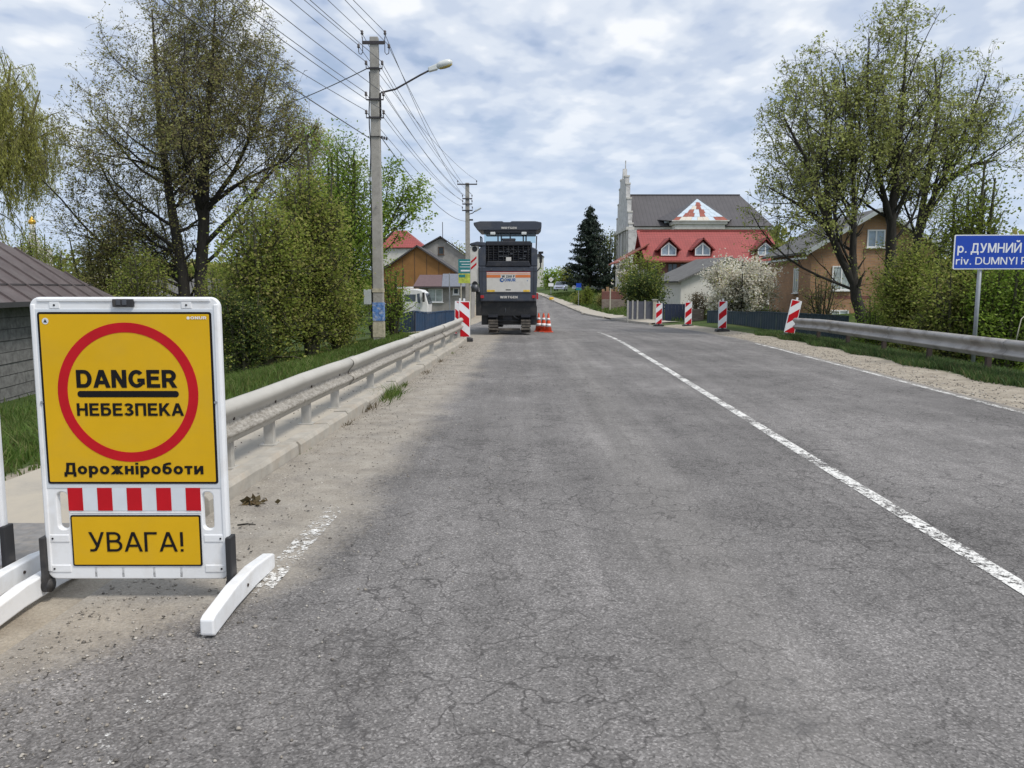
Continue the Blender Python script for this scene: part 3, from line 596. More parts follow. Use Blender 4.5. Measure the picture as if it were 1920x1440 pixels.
while y < 24.2:
    L = 1.0 if rk.random() < 0.8 else 0.8
    m = MB(); x0, x1 = float(xl(y)), float(xl(y + L - 0.012)); tp = 0.135 + rk.uniform(-.012, .012); jx = rk.uniform(-.01, .01); t2 = tp + rk.uniform(-.008, .008)
    vs = []
    for yy, xx, tt in ((y, x0, tp), (y + L - 0.014, x1, t2)):
        for dx, z in ((-.17, -.25), (0.012, -.25), (0.004, tt - .035), (-.022, tt), (-.17, tt - 0.003)): vs.append((xx + dx + jx + 2.1, yy - 5.6, z))
    m.add(vs, [(0, 1, 2, 3, 4), (9, 8, 7, 6, 5)] + [(i, 5 + i, 5 + (i + 1) % 5, (i + 1) % 5) for i in range(5)])
    m.build('kerb_stone', 'kerb_concrete', kerb, bevel=0.008); y += L
# the raised footway on the far right of the road beyond the bridge
strip('far_pavement', lambda y: xr(y) + 0.05, lambda y: xr(y) + 1.5 - 0.4 * sst(60, 120, y), 43, 150, lambda x, y: zr(y) + 0.10 + 0.06 * (x - xr(y)), 'sandy_concrete', 1.0, jit=0.12, cols=5)
fk = tag(thing('far_kerb', None, None, (7.4, 47, -.6)), kind='structure')
y = 43.0
while y < 96:
    if not (54 < y < 57):
        m = MB(); x0, x1 = float(xr(y)), float(xr(y + 2.95)); z0, z1 = float(zr(y)), float(zr(y + 2.95))
        vs = []
        for yy, xx, z in ((y, x0, z0), (y + 2.95, x1, z1)):
            for dx, dz in ((-.06, -.2), (.1, -.2), (.1, .125), (-.04, .125)): vs.append((xx + dx - 7.4, yy - 47, z + dz + .6))
        m.add(vs, [(0, 1, 2, 3), (7, 6, 5, 4)] + [(i, 4 + i, 4 + (i + 1) % 4, (i + 1) % 4) for i in range(4)]); m.build('kerb_stone', 'kerb_concrete', fk)
    y += 3.0
# ------------------------------------------------------------------ vegetation
def _norm(a): return a / (np.linalg.norm(a, axis=-1, keepdims=True) + 1e-9)
def tubes(P, Rr, k):
    """P (N,S,3) paths, Rr (N,S) radii -> verts, quads"""
    N, S, _ = P.shape
    T = np.empty_like(P); T[:, 1:-1] = P[:, 2:] - P[:, :-2]; T[:, 0] = P[:, 1] - P[:, 0]; T[:, -1] = P[:, -1] - P[:, -2]; T = _norm(T)
    ref = np.where(np.abs(T[:, :1, 2:3]) < 0.8, np.array([0, 0, 1.0]), np.array([1.0, 0, 0])); ref = np.broadcast_to(ref, P.shape)
    Aa = _norm(np.cross(T, ref)); B = np.cross(T, Aa); ang = np.arange(k) * 2 * np.pi / k
    Vv = P[:, :, None, :] + Rr[:, :, None, None] * (Aa[:, :, None, :] * np.cos(ang)[:, None] + B[:, :, None, :] * np.sin(ang)[:, None])
    base = (np.arange(N)[:, None, None] * S + np.arange(S - 1)[None, :, None]) * k; j = np.arange(k)[None, None, :]; j2 = (j + 1) % k
    Q = np.stack([base + j, base + j2, base + k + j2, base + k + j], -1).reshape(-1, 4)
    return Vv.reshape(-1, 3), Q
def resample(pts, S):
    pts = np.array(pts, float); d = np.concatenate([[0], np.cumsum(np.linalg.norm(np.diff(pts[:, :3], axis=0), axis=1))]); t = np.linspace(0, d[-1], S)
    return np.stack([np.interp(t, d, pts[:, i]) for i in range(pts.shape[1])], -1)
def leaves(P, rg, size, aspect=0.6, jit=0.0, droop=0.0):
    n = len(P); Pc = P + rg.standard_normal((n, 3)) * jit; a = _norm(rg.standard_normal((n, 3))); a[:, 2] = a[:, 2] * 0.6 - droop; a = _norm(a)
    b = _norm(np.cross(a, _norm(rg.standard_normal((n, 3))))); s = size * rg.uniform(0.6, 1.3, (n, 1)); a = a * s; b = b * s * aspect * 0.5
    Vv = np.stack([Pc, Pc + a * 0.5 + b, Pc + a, Pc + a * 0.5 - b], 1).reshape(-1, 3)
    return Vv, np.arange(4 * n).reshape(-1, 4)
def grow(stems, levels, env, rg, S0=14):
    """stems: list of [(x,y,z,r),...]; levels: dicts; env: list of (centre, radii) ellipsoids the crown keeps inside. Returns the list of (P, R) per level"""
    St = np.stack([resample(s, S0) for s in stems]); out = [(St[:, :, :3], St[:, :, 3])]
    C = [np.array(c, float) for c, r in env]; Rd = [np.array(r, float) for c, r in env]
    for lv in levels:
        P, Rr = out[-1] if 'src' not in lv else (out[lv['src']]); N, S, _ = P.shape
        L = np.linalg.norm(np.diff(P, axis=1), axis=2).sum(1)
        cnt = np.maximum(lv.get('min', 1), rg.poisson(L * lv['dens'] * (1 - lv.get('t0', 0.2)))); par = np.repeat(np.arange(N), cnt); M = len(par)
        t = lv.get('t0', 0.2) + (1 - lv.get('t0', 0.2)) * rg.random(M) ** lv.get('tp', 1.0); fi = t * (S - 1); i0 = np.minimum(fi.astype(int), S - 2); fr = (fi - i0)[:, None]
        p0 = P[par, i0] * (1 - fr) + P[par, i0 + 1] * fr; r0 = Rr[par, i0] * (1 - fr[:, 0]) + Rr[par, i0 + 1] * fr[:, 0]; T = _norm(P[par, i0 + 1] - P[par, i0])
        side = _norm(np.cross(T, _norm(rg.standard_normal((M, 3))))); ang = np.radians(lv['ang'] + lv.get('angv', 12) * rg.standard_normal(M))[:, None]
        D = _norm(T * np.cos(ang) + side * np.sin(ang) + np.array([0, 0, lv.get('lift', 0.0)]))
        ln = lv['len'] * (1 - lv.get('taper', 0.5) * t) * rg.uniform(0.65, 1.2, M)
        best = np.zeros(M)
        for c, r in zip(C, Rd):
            o = (p0 - c) / r; d = D / r; a_ = (d * d).sum(1); b_ = (o * d).sum(1); c_ = (o * o).sum(1) - 1; disc = b_ * b_ - a_ * c_
            tt = np.where(disc > 0, (-b_ + np.sqrt(np.maximum(disc, 0))) / a_, 0); best = np.maximum(best, tt)
        ln = np.minimum(ln, np.maximum(best * rg.uniform(0.55, 1.3, M), lv['len'] * 0.14))
        s = lv.get('seg', 4); step = (ln / s)[:, None]; path = [p0]; wob = lv.get('wob', 0.18); up = np.array([0, 0, lv.get('up', 0.05)])
        for q in range(s):
            D = _norm(D + wob * rg.standard_normal((M, 3)) + up); path.append(path[-1] + D * step)
        P2 = np.stack(path, 1); rr = np.minimum(r0 * lv.get('rr', 0.55), lv.get('rmax', 9)); rr = np.maximum(rr, lv.get('rmin', 0.004)); R2 = rr[:, None] * np.linspace(1, lv.get('tip', 0.35), s + 1)[None, :]
        out.append((P2, R2))
    return out
def plant(name, label, cat, base, stems, levels, env, leafs, bark='bark_dark', twig=None, seed=1, group=None, S0=14, sides=(8, 6, 4, 3, 3, 3)):
    """a tree or shrub: trunk (with limbs and twigs) and one part for each kind of leaf. leafs: (part name, material, per-metre density, size, aspect, spread, droop)"""
    rg = np.random.default_rng(seed); t = thing(name, label, cat, base, 0, group)
    lv = grow(stems, levels, env, rg, S0); V_, Q_, o = [], [], 0
    cut = len(lv) if twig is None else max(1, len(lv) - 2)
    def put(parts, nm, mt, par):
        Vs, Qs, o = [], [], 0
        for i, (P, Rr) in parts:
            v, q = tubes(P, Rr, sides[min(i, len(sides) - 1)]); Vs.append(v); Qs.append(q + o); o += len(v)
        me = fast_mesh(nm, np.concatenate(Vs), np.concatenate(Qs)); me.polygons.foreach_set('use_smooth', [True] * len(me.polygons)); return link(nm, me, mt, par)
    tr = put(list(enumerate(lv))[:cut], 'trunk', bark, t)
    if cut < len(lv): tag(put(list(enumerate(lv))[cut:], 'twigs', twig, tr), kind='stuff')
    for nm, mt, dens, size, asp, jit, droop in leafs:
        pts = []
        for P, Rr in lv[-2:]:
            L = np.linalg.norm(np.diff(P, axis=1), axis=2).sum(1); c = rg.poisson(L * dens); par = np.repeat(np.arange(len(P)), c); tt = rg.random(len(par)) ** 0.7 * (P.shape[1] - 1); i0 = np.minimum(tt.astype(int), P.shape[1] - 2); fr = (tt - i0)[:, None]
            pts.append(P[par, i0] * (1 - fr) + P[par, i0 + 1] * fr)
        v, q = leaves(np.concatenate(pts), rg, size, asp, jit, droop); link(nm, fast_mesh(nm, v, q), mt, t)
    return t
def Hs(x, y): return float(H(np.array([x]), np.array([y]))[0])
def rel(px, py, Y, base, r):
    x, z = A(px, py, Y); return (x - base[0], Y - base[1], z - base[2], r)
def blades(name, X_, Y_, h, mat, seed, label, wid=0.012, lean=0.35):
    rg = np.random.default_rng(seed); n = len(X_); Z_ = H(X_, Y_); hh = h * rg.uniform(0.45, 1.25, n); a = rg.uniform(0, 2 * np.pi, n); w_ = wid * rg.uniform(0.6, 1.3, n)
    dx, dy = np.cos(a) * w_, np.sin(a) * w_; lx, ly = rg.standard_normal((2, n)) * lean * hh
    b = np.stack([X_, Y_, Z_ - 0.02], -1)
    v = np.stack([b + np.stack([-dx, -dy, 0 * dx], -1), b + np.stack([dx, dy, 0 * dx], -1), b + np.stack([lx * .4 + dx * .6, ly * .4 + dy * .6, hh * .6], -1), b + np.stack([lx, ly, hh], -1), b + np.stack([lx * .4 - dx * .6, ly * .4 - dy * .6, hh * .6], -1)], 1).reshape(-1, 3)
    o = np.arange(n)[:, None] * 5; q = np.concatenate([o + np.array([[0, 1, 2, 4]]), o + np.array([[4, 2, 3, 3]])])
    me = bpy.data.meshes.new(name); q4 = o + np.array([[0, 1, 2, 4]]); q3 = o + np.array([[4, 2, 3]])
    m4, m3 = len(q4), len(q3); me.vertices.add(len(v)); me.vertices.foreach_set('co', v.astype(np.float32).ravel()); me.loops.add(m4 * 4 + m3 * 3)
    me.loops.foreach_set('vertex_index', np.concatenate([q4.ravel(), q3.ravel()]).astype(np.int32)); me.polygons.add(m4 + m3)
    me.polygons.foreach_set('loop_start', np.concatenate([np.arange(m4) * 4, m4 * 4 + np.arange(m3) * 3]).astype(np.int32)); me.update(calc_edges=True)
    return tag(link(name, me, mat), label, 'grass', kind='stuff')

# the two tall trees behind the shed on the left
TW = dict(ang=42, angv=14, wob=0.2)
big_levels = [dict(dens=3.3, t0=0.12, tp=1.25, ang=64, angv=13, len=7.2, taper=0.5, up=0.09, wob=0.13, seg=7, rr=0.42, rmax=0.085, tip=0.25),
              dict(dens=3.0, t0=0.12, ang=46, len=2.8, taper=0.35, up=0.05, wob=0.2, seg=5, rr=0.45, rmax=0.03, rmin=0.010, tip=0.35),
              dict(dens=4.2, t0=0.1, ang=46, len=1.3, taper=0.3, up=0.04, wob=0.24, seg=3, rr=0.5, rmin=0.008, tip=0.5),
              dict(dens=4.6, t0=0.1, ang=46, len=0.62, taper=0.2, up=0.02, wob=0.25, seg=2, rr=0.6, rmin=0.0055, tip=0.6)]
YT = 34.0
thin_levels = [dict(big_levels[0], dens=1.8), dict(big_levels[1], dens=2.5), dict(big_levels[2], dens=3.6), big_levels[3]]
def tall_tree(pxb, path, envpx, label, seed, levels=big_levels, Y=YT, leafs=None, dy=0.0, name='tall_tree', ybase=575, bark='bark_dark', twig='bark_twig', cat='tree', stems2=(), group=None):
    x, z = A(pxb, ybase, Y); b = (x, Y, Hs(x, Y) - 0.1); stems = [[(0, 0, 0, path[0][2] * 1.25)] + [rel(px, py, Y + d, b, r) for px, py, r, d in path]]
    for st in stems2: stems.append([rel(px, py, Y + d, b, r) for px, py, r, d in st])
    env = []
    for (cx, cy, hw, hh, dep) in envpx:
        c = rel(cx, cy, Y, b, 0)[:3]; s_ = Y / F; env.append((c, (hw * s_, dep, hh * s_)))
    return plant(name, label, cat, b, stems, levels, env, leafs, bark, twig, seed, group)
bud = [('crown', 'leaf_bud', 6.2, 0.10, 0.6, 0.07, 0.2)]
tall_tree(348, [(344, 520, .25, 0), (330, 440, .22, 0), (312, 330, .17, .2), (298, 220, .12, .3), (292, 120, .08, .5), (285, 20, .03, .5)], [(265, 240, 140, 270, 4.6), (225, 390, 135, 140, 4.6)], 'tall bare budding tree with left of two dark trunks behind the shed', 11, leafs=bud)
tall_tree(374, [(376, 520, .28, .8), (382, 430, .26, .8), (384, 330, .19, .9), (388, 220, .13, 1), (398, 110, .08, 1), (404, 0, .03, 1)], [(415, 220, 135, 255, 5), (485, 345, 150, 170, 5)], 'tall budding tree with the right of two dark trunks, nearer the street pole', 12, Y=33.4, leafs=bud, levels=thin_levels,
          stems2=[[(382, 430, .13, .8), (356, 330, .09, .3), (345, 200, .06, -.6), (346, 60, .02, -1)], [(384, 400, .13, .9), (440, 320, .09, 1.5), (485, 220, .06, 2), (505, 120, .02, 2.2)], [(382, 460, .12, .8), (450, 390, .09, .2), (520, 310, .06, -.3), (560, 240, .02, -.5)]])
# the three lime trees beyond the right crash barrier
r_levels = [dict(dens=2.1, t0=0.12, tp=1.1, ang=46, angv=13, len=4.8, taper=0.4, up=0.11, wob=0.11, seg=7, rr=0.45, rmax=0.06, tip=0.25),
            dict(dens=2.9, t0=0.12, ang=44, len=2.1, taper=0.4, up=0.06, wob=0.18, seg=5, rr=0.45, rmax=0.024, rmin=0.009, tip=0.4),
            dict(dens=3.6, t0=0.1, ang=44, len=1.0, taper=0.3, up=0.0, wob=0.22, seg=3, rr=0.5, rmin=0.007, tip=0.5),
            dict(dens=3.6, t0=0.1, ang=42, len=0.45, taper=0.3, up=-0.04, wob=0.25, seg=2, rr=0.6, rmin=0.005, tip=0.6)]
spring = [('crown', 'leaf_spring', 8.0, 0.105, 0.6, 0.06, 0.5)]
tall_tree(1622, [(1618, 600, .22, 0), (1604, 555, .21, 0), (1598, 500, .15, 0), (1602, 400, .10, 0), (1598, 260, .065, .2), (1580, 120, .025, .3)], [(1545, 265, 125, 185, 3.8), (1490, 390, 100, 120, 3.3)], 'lime tree with leaning forked trunk in front of the brick house', 21, levels=r_levels, Y=29, leafs=spring, name='lime_tree', ybase=640,
          stems2=[[(1600, 530, .16, 0), (1570, 470, .14, 0), (1545, 400, .10, -.5), (1512, 300, .06, -.8), (1470, 220, .02, -1)], [(1560, 450, .10, 0), (1548, 330, .07, .6), (1550, 220, .05, 1), (1540, 130, .02, 1.2)], [(1556, 430, .09, -.3), (1500, 385, .06, -.8), (1440, 350, .02, -1.2)]])
tall_tree(1674, [(1672, 590, .26, .5), (1670, 500, .22, .5), (1672, 400, .17, .5), (1684, 290, .11, .5), (1694, 180, .065, .4), (1700, 50, .02, .4)], [(1660, 225, 130, 205, 3.8), (1700, 330, 110, 110, 3.4)], 'lime tree with straight mossy trunk, middle of the three on the right', 22, levels=r_levels, Y=29.6, leafs=spring, name='lime_tree', ybase=640,
          stems2=[[(1672, 420, .12, .5), (1645, 320, .09, 0), (1625, 200, .055, -.5), (1630, 70, .02, -.6)], [(1676, 380, .12, .5), (1720, 290, .08, 1), (1755, 190, .05, 1.4), (1770, 110, .02, 1.5)]])
tall_tree(1712, [(1708, 560, .19, 1.2), (1712, 470, .17, 1.2), (1740, 390, .13, 1.2), (1782, 310, .08, 1.2), (1820, 220, .05, 1.2), (1850, 140, .02, 1.2)], [(1785, 245, 125, 170, 3.8), (1800, 360, 105, 115, 3.2)], 'lime tree leaning out to the right behind the blue river sign', 23, levels=r_levels, Y=30.4, leafs=spring, name='lime_tree', ybase=640,
          stems2=[[(1722, 430, .14, 1.2), (1742, 320, .11, 1.8), (1760, 200, .07, 2), (1752, 110, .03, 2)], [(1760, 350, .12, 1.2), (1820, 310, .08, .5), (1870, 300, .03, 0)]])
# the shrubbery along the left footway
def shrub(name, label, cx, ytop, ybot, hw, Y, leafs, seed, bark='bark_olive', n=9, dep=None, dens=1.0, cat='shrub', len2=1.0, group=None):
    x, zt = A(cx, ytop, Y); zb = Hs(x, Y) - 0.08 if ybot is None else A(cx, ybot, Y)[1]; b = (x, Y, zb); s_ = Y / F; hh = (zt - zb); rx = hw * s_; ry_ = dep or rx * 0.8
    rg = random.Random(seed); stems = []
    for i in range(n):
        a = 2 * math.pi * i / n + rg.uniform(-.3, .3); f = rg.uniform(0.25, 0.75); hx, hy = math.cos(a) * rx * f, math.sin(a) * ry_ * f; th = hh * rg.uniform(0.6, 1.0); r = 0.012 + 0.014 * hh
        stems.append([(hx * .18, hy * .18, 0, r), (hx * .5, hy * .5, th * .35, r * .8), (hx * .85, hy * .85, th * .7, r * .55), (hx * 1.0, hy * 1.0, th, r * .25)])
    q = 3.0 / max(hh, 0.8)
    lv = [dict(dens=4.6 * dens * q, t0=0.06, ang=55, angv=16, len=0.42 * hh, taper=0.3, up=0.06, wob=0.2, seg=5, rr=0.55, rmax=.03, rmin=0.007, tip=0.4),
          dict(dens=6.0 * dens * q, t0=0.06, ang=48, len=0.2 * hh * len2, taper=0.3, up=0.03, wob=0.24, seg=4, rr=0.55, rmin=0.005, tip=0.5)]
    leafs = [(a_, b_, d_ * 2.1 / max(1.0, hh / 3.0) ** 0.5, e_, f_, g_ + 0.03 * hh, h_) for a_, b_, d_, e_, f_, g_, h_ in leafs]
    return plant(name, label, cat, b, stems, lv, [((0, 0, hh * 0.46), (rx, ry_, hh * 0.50))] + [((rg.uniform(-.6, .6) * rx, rg.uniform(-.6, .6) * ry_, hh * rg.uniform(.6, .82)), (rx * .34, ry_ * .34, hh * rg.uniform(.2, .28))) for _ in range(5)], leafs, bark, None, seed, group, S0=8, sides=(5, 4, 3))
OL = lambda d=14, s=0.085: [('crown', 'leaf_olive', d, s, 0.6, 0.06, 0.1)]
FR = lambda d=14, s=0.085: [('crown', 'leaf_fresh', d, s, 0.6, 0.06, 0.1)]
shrub('leafy_shrub', 'broad olive green shrub right beside the yellow warning sign', 490, 372, 694, 100, 19.5, OL(17), 31, dens=1.35, n=12)
shrub('leafy_shrub', 'fresh green tall shrub close to the left of the concrete pole', 630, 250, 650, 84, 25.2, FR(24), 32, dens=1.5, n=11)
shrub('leafy_shrub', 'dense olive shrub in the middle of the left thicket', 572, 312, 668, 84, 21.0, OL(17), 33, dens=1.3, n=12)
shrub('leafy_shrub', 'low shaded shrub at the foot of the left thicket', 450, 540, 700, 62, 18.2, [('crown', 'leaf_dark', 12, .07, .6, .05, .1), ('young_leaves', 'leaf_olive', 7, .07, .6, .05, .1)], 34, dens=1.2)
shrub('leafy_shrub', 'low green shrub beside the foot of the concrete pole', 628, 520, 655, 46, 22, OL(16, .075), 35, dens=1.2)
shrub('leafy_shrub', 'small green shrub between the concrete pole and the blue fence', 735, 500, 640, 30, 27.0, FR(12, .08), 36, n=6)
# the young tree reaching out to the right of the pole
b = W(700, 640, 26.5); b = (b[0], b[1], -0.4)
plant('young_tree', 'young leafy tree reaching right from behind the concrete pole', 'tree', b, [[(0, 0, 0, .10)] + [rel(px, py, 26.5, b, r) for px, py, r in ((702, 520, .08), (716, 450, .06), (740, 400, .04), (766, 350, .015))], [rel(px, py, 26.6, b, r) for px, py, r in ((703, 500, .05), (716, 420, .04), (724, 370, .02), (730, 330, .01))], [rel(px, py, 26.3, b, r) for px, py, r in ((712, 460, .045), (750, 420, .03), (785, 385, .012))]],
      [dict(dens=4.5, t0=0.3, ang=48, len=1.3, taper=0.4, up=0.12, wob=0.15, seg=5, rr=0.5, rmin=.008), dict(dens=5.0, t0=0.1, ang=42, len=0.6, taper=0.4, up=0.05, wob=0.2, seg=4, rr=0.5, rmin=.005)],
      [((rel(748, 392, 26.5, b, 0)[:3]), (1.3, 1.2, 1.9)), ((rel(725, 480, 26.5, b, 0)[:3]), (0.75, 1.2, 1.2))], [('crown', 'leaf_fresh', 34, .11, .55, .09, .2)], 'bark_olive', None, 41)
# weeping willow at the left edge
b = W(-40, 520, 42); b = (b[0], 42, Hs(b[0], 42) - .1)
plant('willow_tree', 'yellow-green weeping willow behind the shed at the left edge', 'tree', b, [[(0, 0, 0, .4)] + [rel(px, py, 42 + d, b, r) for px, py, r, d in ((-40, 420, .34, 0), (-20, 300, .25, 0), (10, 200, .12, .5), (20, 120, .04, 1))], [rel(px, py, 42, b, r) for px, py, r in ((-40, 430, .2), (20, 300, .14), (60, 220, .08), (75, 170, .03))], [rel(px, py, 41, b, r) for px, py, r in ((-38, 400, .2), (-70, 250, .14), (-60, 120, .04))]],
      [dict(dens=1.2, t0=0.35, ang=50, len=3.6, taper=0.3, up=0.10, wob=0.15, seg=6, rr=0.5, rmax=.09), dict(dens=6.0, t0=0.1, ang=60, len=4.2, taper=0.2, up=-0.42, wob=0.12, seg=9, rr=0.4, rmin=.008, tip=.5), dict(dens=1.6, t0=0.1, ang=35, len=2.0, taper=0.2, up=-0.5, wob=0.1, seg=6, rr=0.6, rmin=.006, tip=.6)],
      [((rel(-10, 250, 42, b, 0)[:3]), (3.5, 3.5, 5.0))], [('crown', 'leaf_willow', 12, .16, .3, .06, 1.6)], 'bark_willow', None, 42)
# a second, far willow whose top shows behind the tall trees
b = W(615, 560, 46); b = (b[0], 46, Hs(b[0], 46) - .1)
plant('willow_tree', 'pale far willow showing above the green thicket', 'tree', b, [[(0, 0, 0, .3)] + [rel(px, py, 46, b, r) for px, py, r in ((606, 420, .16), (585, 330, .08), (570, 270, .02))], [rel(px, py, 46.5, b, r) for px, py, r in ((612, 420, .12), (640, 345, .06), (652, 310, .02))]],
      [dict(dens=2.2, t0=0.3, ang=45, len=2.4, taper=0.3, up=0.10, wob=0.15, seg=5, rr=0.5, rmax=.07), dict(dens=4.5, t0=0.2, ang=55, len=3.0, taper=0.2, up=-0.35, wob=0.12, seg=7, rr=0.4, rmin=.008, tip=.5)],
      [((rel(612, 330, 46, b, 0)[:3]), (3.0, 2.6, 4.2))], [('crown', 'leaf_willow', 34, .15, .35, .1, 1.4)], 'bark_willow', None, 43)
# thin scrub behind the shed
TH_ = lambda m='leaf_bud', d=5: [('crown', m, d, .10, .6, .06, .1)]
shrub('scrub', 'thin brown-green scrub rising behind the shed roof', 190, 430, None, 75, 33, TH_('leaf_bud', 14), 51, dens=1.3, group=None)
shrub('scrub', 'olive scrub under the left tall tree', 262, 455, None, 62, 30, OL(16), 52, dens=1.2)
shrub('scrub', 'grey-green scrub at the left end behind the shed roof', 60, 425, None, 70, 40, TH_('leaf_olive', 14), 53, dens=1.2)
shrub('scrub', 'green scrub between the tall trunks and the thicket', 420, 470, None, 50, 30, OL(16), 54)
# right side thicket behind the barrier
shrub('leafy_shrub', 'tall light green shrub standing behind the blue river sign', 1835, 300, None, 62, 21.5, [('crown', 'leaf_lime', 20, .085, .6, .06, .1)], 61, n=10, dens=1.4)
shrub('leafy_shrub', 'broad green shrub under the blue river sign', 1800, 470, None, 92, 20.5, OL(15), 62, dens=1.15, n=11)
shrub('leafy_shrub', 'green shrub to the right of the river sign pole', 1900, 455, None, 70, 19.5, FR(20), 63, n=9, dens=1.3)
shrub('leafy_shrub', 'olive shrub between the lime trunks and the river sign', 1722, 450, None, 62, 24, OL(24), 64, n=9, dens=1.4)
shrub('leafy_shrub', 'low green shrub behind the far end of the right barrier', 1648, 545, None, 48, 25.5, FR(11, .07), 65, n=8)
shrub('leafy_shrub', 'thin shrub against the brick house front', 1545, 500, None, 45, 36, TH_('leaf_bud', 4), 66, dens=.7, n=7)
shrub('leafy_shrub', 'olive green shrub in front of the right end of the brick house', 1690, 455, None, 58, 33, OL(18), 67, n=9, dens=1.1)
# the white blossoming bush
b = W(1392, 610, 42); b = (b[0], 42, Hs(b[0], 42) - .1)
shrub('blossom_bush', 'large white flowering bush behind the slate fence', 1395, 474, None, 84, 42.5, [('blossom', 'blossom', 22, .12, .8, .05, 0), ('leaves', 'leaf_olive', 4, .10, .6, .05, 0)], 71, bark='bark_dark', n=12, dens=1.0, cat='bush')
shrub('blossom_bush', 'small white flowering bush left of the red roofed house', 1172, 478, 560, 14, 74, [('blossom', 'blossom', 5, .2, .8, .1, 0), ('leaves', 'leaf_bud', 3, .2, .6, .1, 0)], 72, n=6, dens=.7, cat='bush')
shrub('leafy_shrub', 'yellow-green bush in front of the red roofed house', 1205, 475, 580, 42, 53, [('crown', 'leaf_lime', 6, .15, .6, .1, 0), ('inner_leaves', 'leaf_olive', 6, .15, .6, .1, 0)], 73, n=9)
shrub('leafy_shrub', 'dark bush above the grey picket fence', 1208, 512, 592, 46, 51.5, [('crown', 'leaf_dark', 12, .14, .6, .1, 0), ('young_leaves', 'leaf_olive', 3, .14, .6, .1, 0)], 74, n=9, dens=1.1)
shrub('leafy_shrub', 'reddish brown low bush by the white shed wall', 1312, 548, 600, 30, 45, [('crown', 'leaf_brown', 9, .09, .6, .06, 0)], 75, n=7)
shrub('leafy_shrub', 'tangled low bush on the far right grass bank', 1090, 545, 580, 24, 85, [('crown', 'leaf_olive', 6, .2, .6, .1, 0)], 76, n=7)
shrub('leafy_shrub', 'yellowish bush beside the blue road sign', 1102, 537, 574, 11, 82, [('crown', 'leaf_lime', 6, .18, .6, .1, 0)], 77, n=6)
shrub('leafy_shrub', 'brownish bush in front of the low brick wall', 1130, 552, 582, 16, 78, [('crown', 'leaf_bud', 7, .16, .6, .1, 0)], 78, n=6)
# far hedge and trees on the hill
for i, (cx, yt, hw, lab, mt) in enumerate(((1030, 503, 26, 'far green hedge next to the milling machine', 'leaf_fresh'), (1058, 500, 24, 'far green hedge left of the spruce', 'leaf_olive'), (1082, 512, 26, 'far dark hedge under the spruce', 'leaf_dark'))):
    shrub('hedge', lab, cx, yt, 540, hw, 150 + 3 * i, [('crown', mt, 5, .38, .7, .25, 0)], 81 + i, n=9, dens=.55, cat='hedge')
shrub('round_tree', 'round leafy tree just right of the spruce', 1140, 420, 545, 30, 122, [('crown', 'leaf_spring', 3.0, .32, .7, .2, 0), ('inner_leaves', 'leaf_olive', 4, .3, .7, .2, 0)], 85, n=9, dens=.5, cat='tree')
shrub('round_tree', 'small round tree behind the grey gable house', 855, 450, 540, 26, 105, [('crown', 'leaf_spring', 4, .3, .7, .2, 0)], 86, n=8, dens=.5, cat='tree')
def spruce(label, px, ytop, ybot, hw, Y, seed):
    rg = np.random.default_rng(seed); x, zt = A(px, ytop, Y); zb = A(px, ybot, Y)[1]; h = zt - zb; rad = hw * Y / F; t = thing('spruce_tree', label, 'tree', (x, Y, zb))
    MB().tube([(0, 0, 0), (0, 0, h * .5), (0.05, 0, h)], [.3, .16, .03], 8).build('trunk', 'bark_dark', t, True)
    n = 300; tz = rg.random(n) ** 0.85; z = h * (0.04 + 0.94 * tz); a = rg.uniform(0, 2 * np.pi, n); L = rad * (1 - tz) ** 0.8 * rg.uniform(0.6, 1.08, n) + .25
    d = np.stack([np.cos(a), np.sin(a), 0 * a], -1); s = np.linspace(0, 1, 6); P = np.zeros((n, 6, 3)); P += (d * L[:, None])[:, None, :] * s[None, :, None]; P[:, :, 2] = z[:, None] + L[:, None] * (-0.34 * s + 0.30 * s ** 2.4)[None, :]
    v, q = tubes(P, np.repeat((0.05 * (1 - s) + .012)[None, :], n, 0), 3); link('branches', fast_mesh('branches', v, q), 'bark_dark', t)
    m = rg.poisson(L * 26); par = np.repeat(np.arange(n), m); tt = rg.random(len(par)) ** 0.7 * 5; i0 = np.minimum(tt.astype(int), 4); fr = (tt - i0)[:, None]; C = P[par, i0] * (1 - fr) + P[par, i0 + 1] * fr
    v, q = leaves(C, rg, 0.42, 0.34, 0.07, 0.9); link('crown', fast_mesh('crown', v, q), 'needle', t)
spruce('dark spruce with pointed top left of the church', 1107, 383, 538, 56, 112, 91)
# woods far off, where no tree can be told from the next
def far_wood(name, x0, x1, y0, y1, hgt, n, mat, seed, label):
    rg = np.random.default_rng(seed); X_ = rg.uniform(x0, x1, n); Y_ = rg.uniform(y0, y1, n); top = hgt * (0.55 + 0.45 * np.sin(X_ * .21 + seed) * np.sin(X_ * .083 + 1.3) + .25 * np.sin(X_ * .9)); top = np.maximum(top, hgt * .3)
    Z_ = H(X_, Y_) + top * rg.random(n) ** 0.6
    v, q = leaves(np.stack([X_, Y_, Z_], -1), rg, 1.1, 0.8, 0.4); tag(link(name, fast_mesh(name, v, q), mat), label, 'wood', kind='stuff')
far_wood('far_wood', -170, -22, 120, 150, 7.5, 26000, 'leaf_olive', 95, 'far belt of spring woodland behind the houses on the left')
far_wood('far_wood', 32, 170, 125, 150, 8.0, 20000, 'leaf_olive', 96, 'far belt of spring woodland behind the right trees')
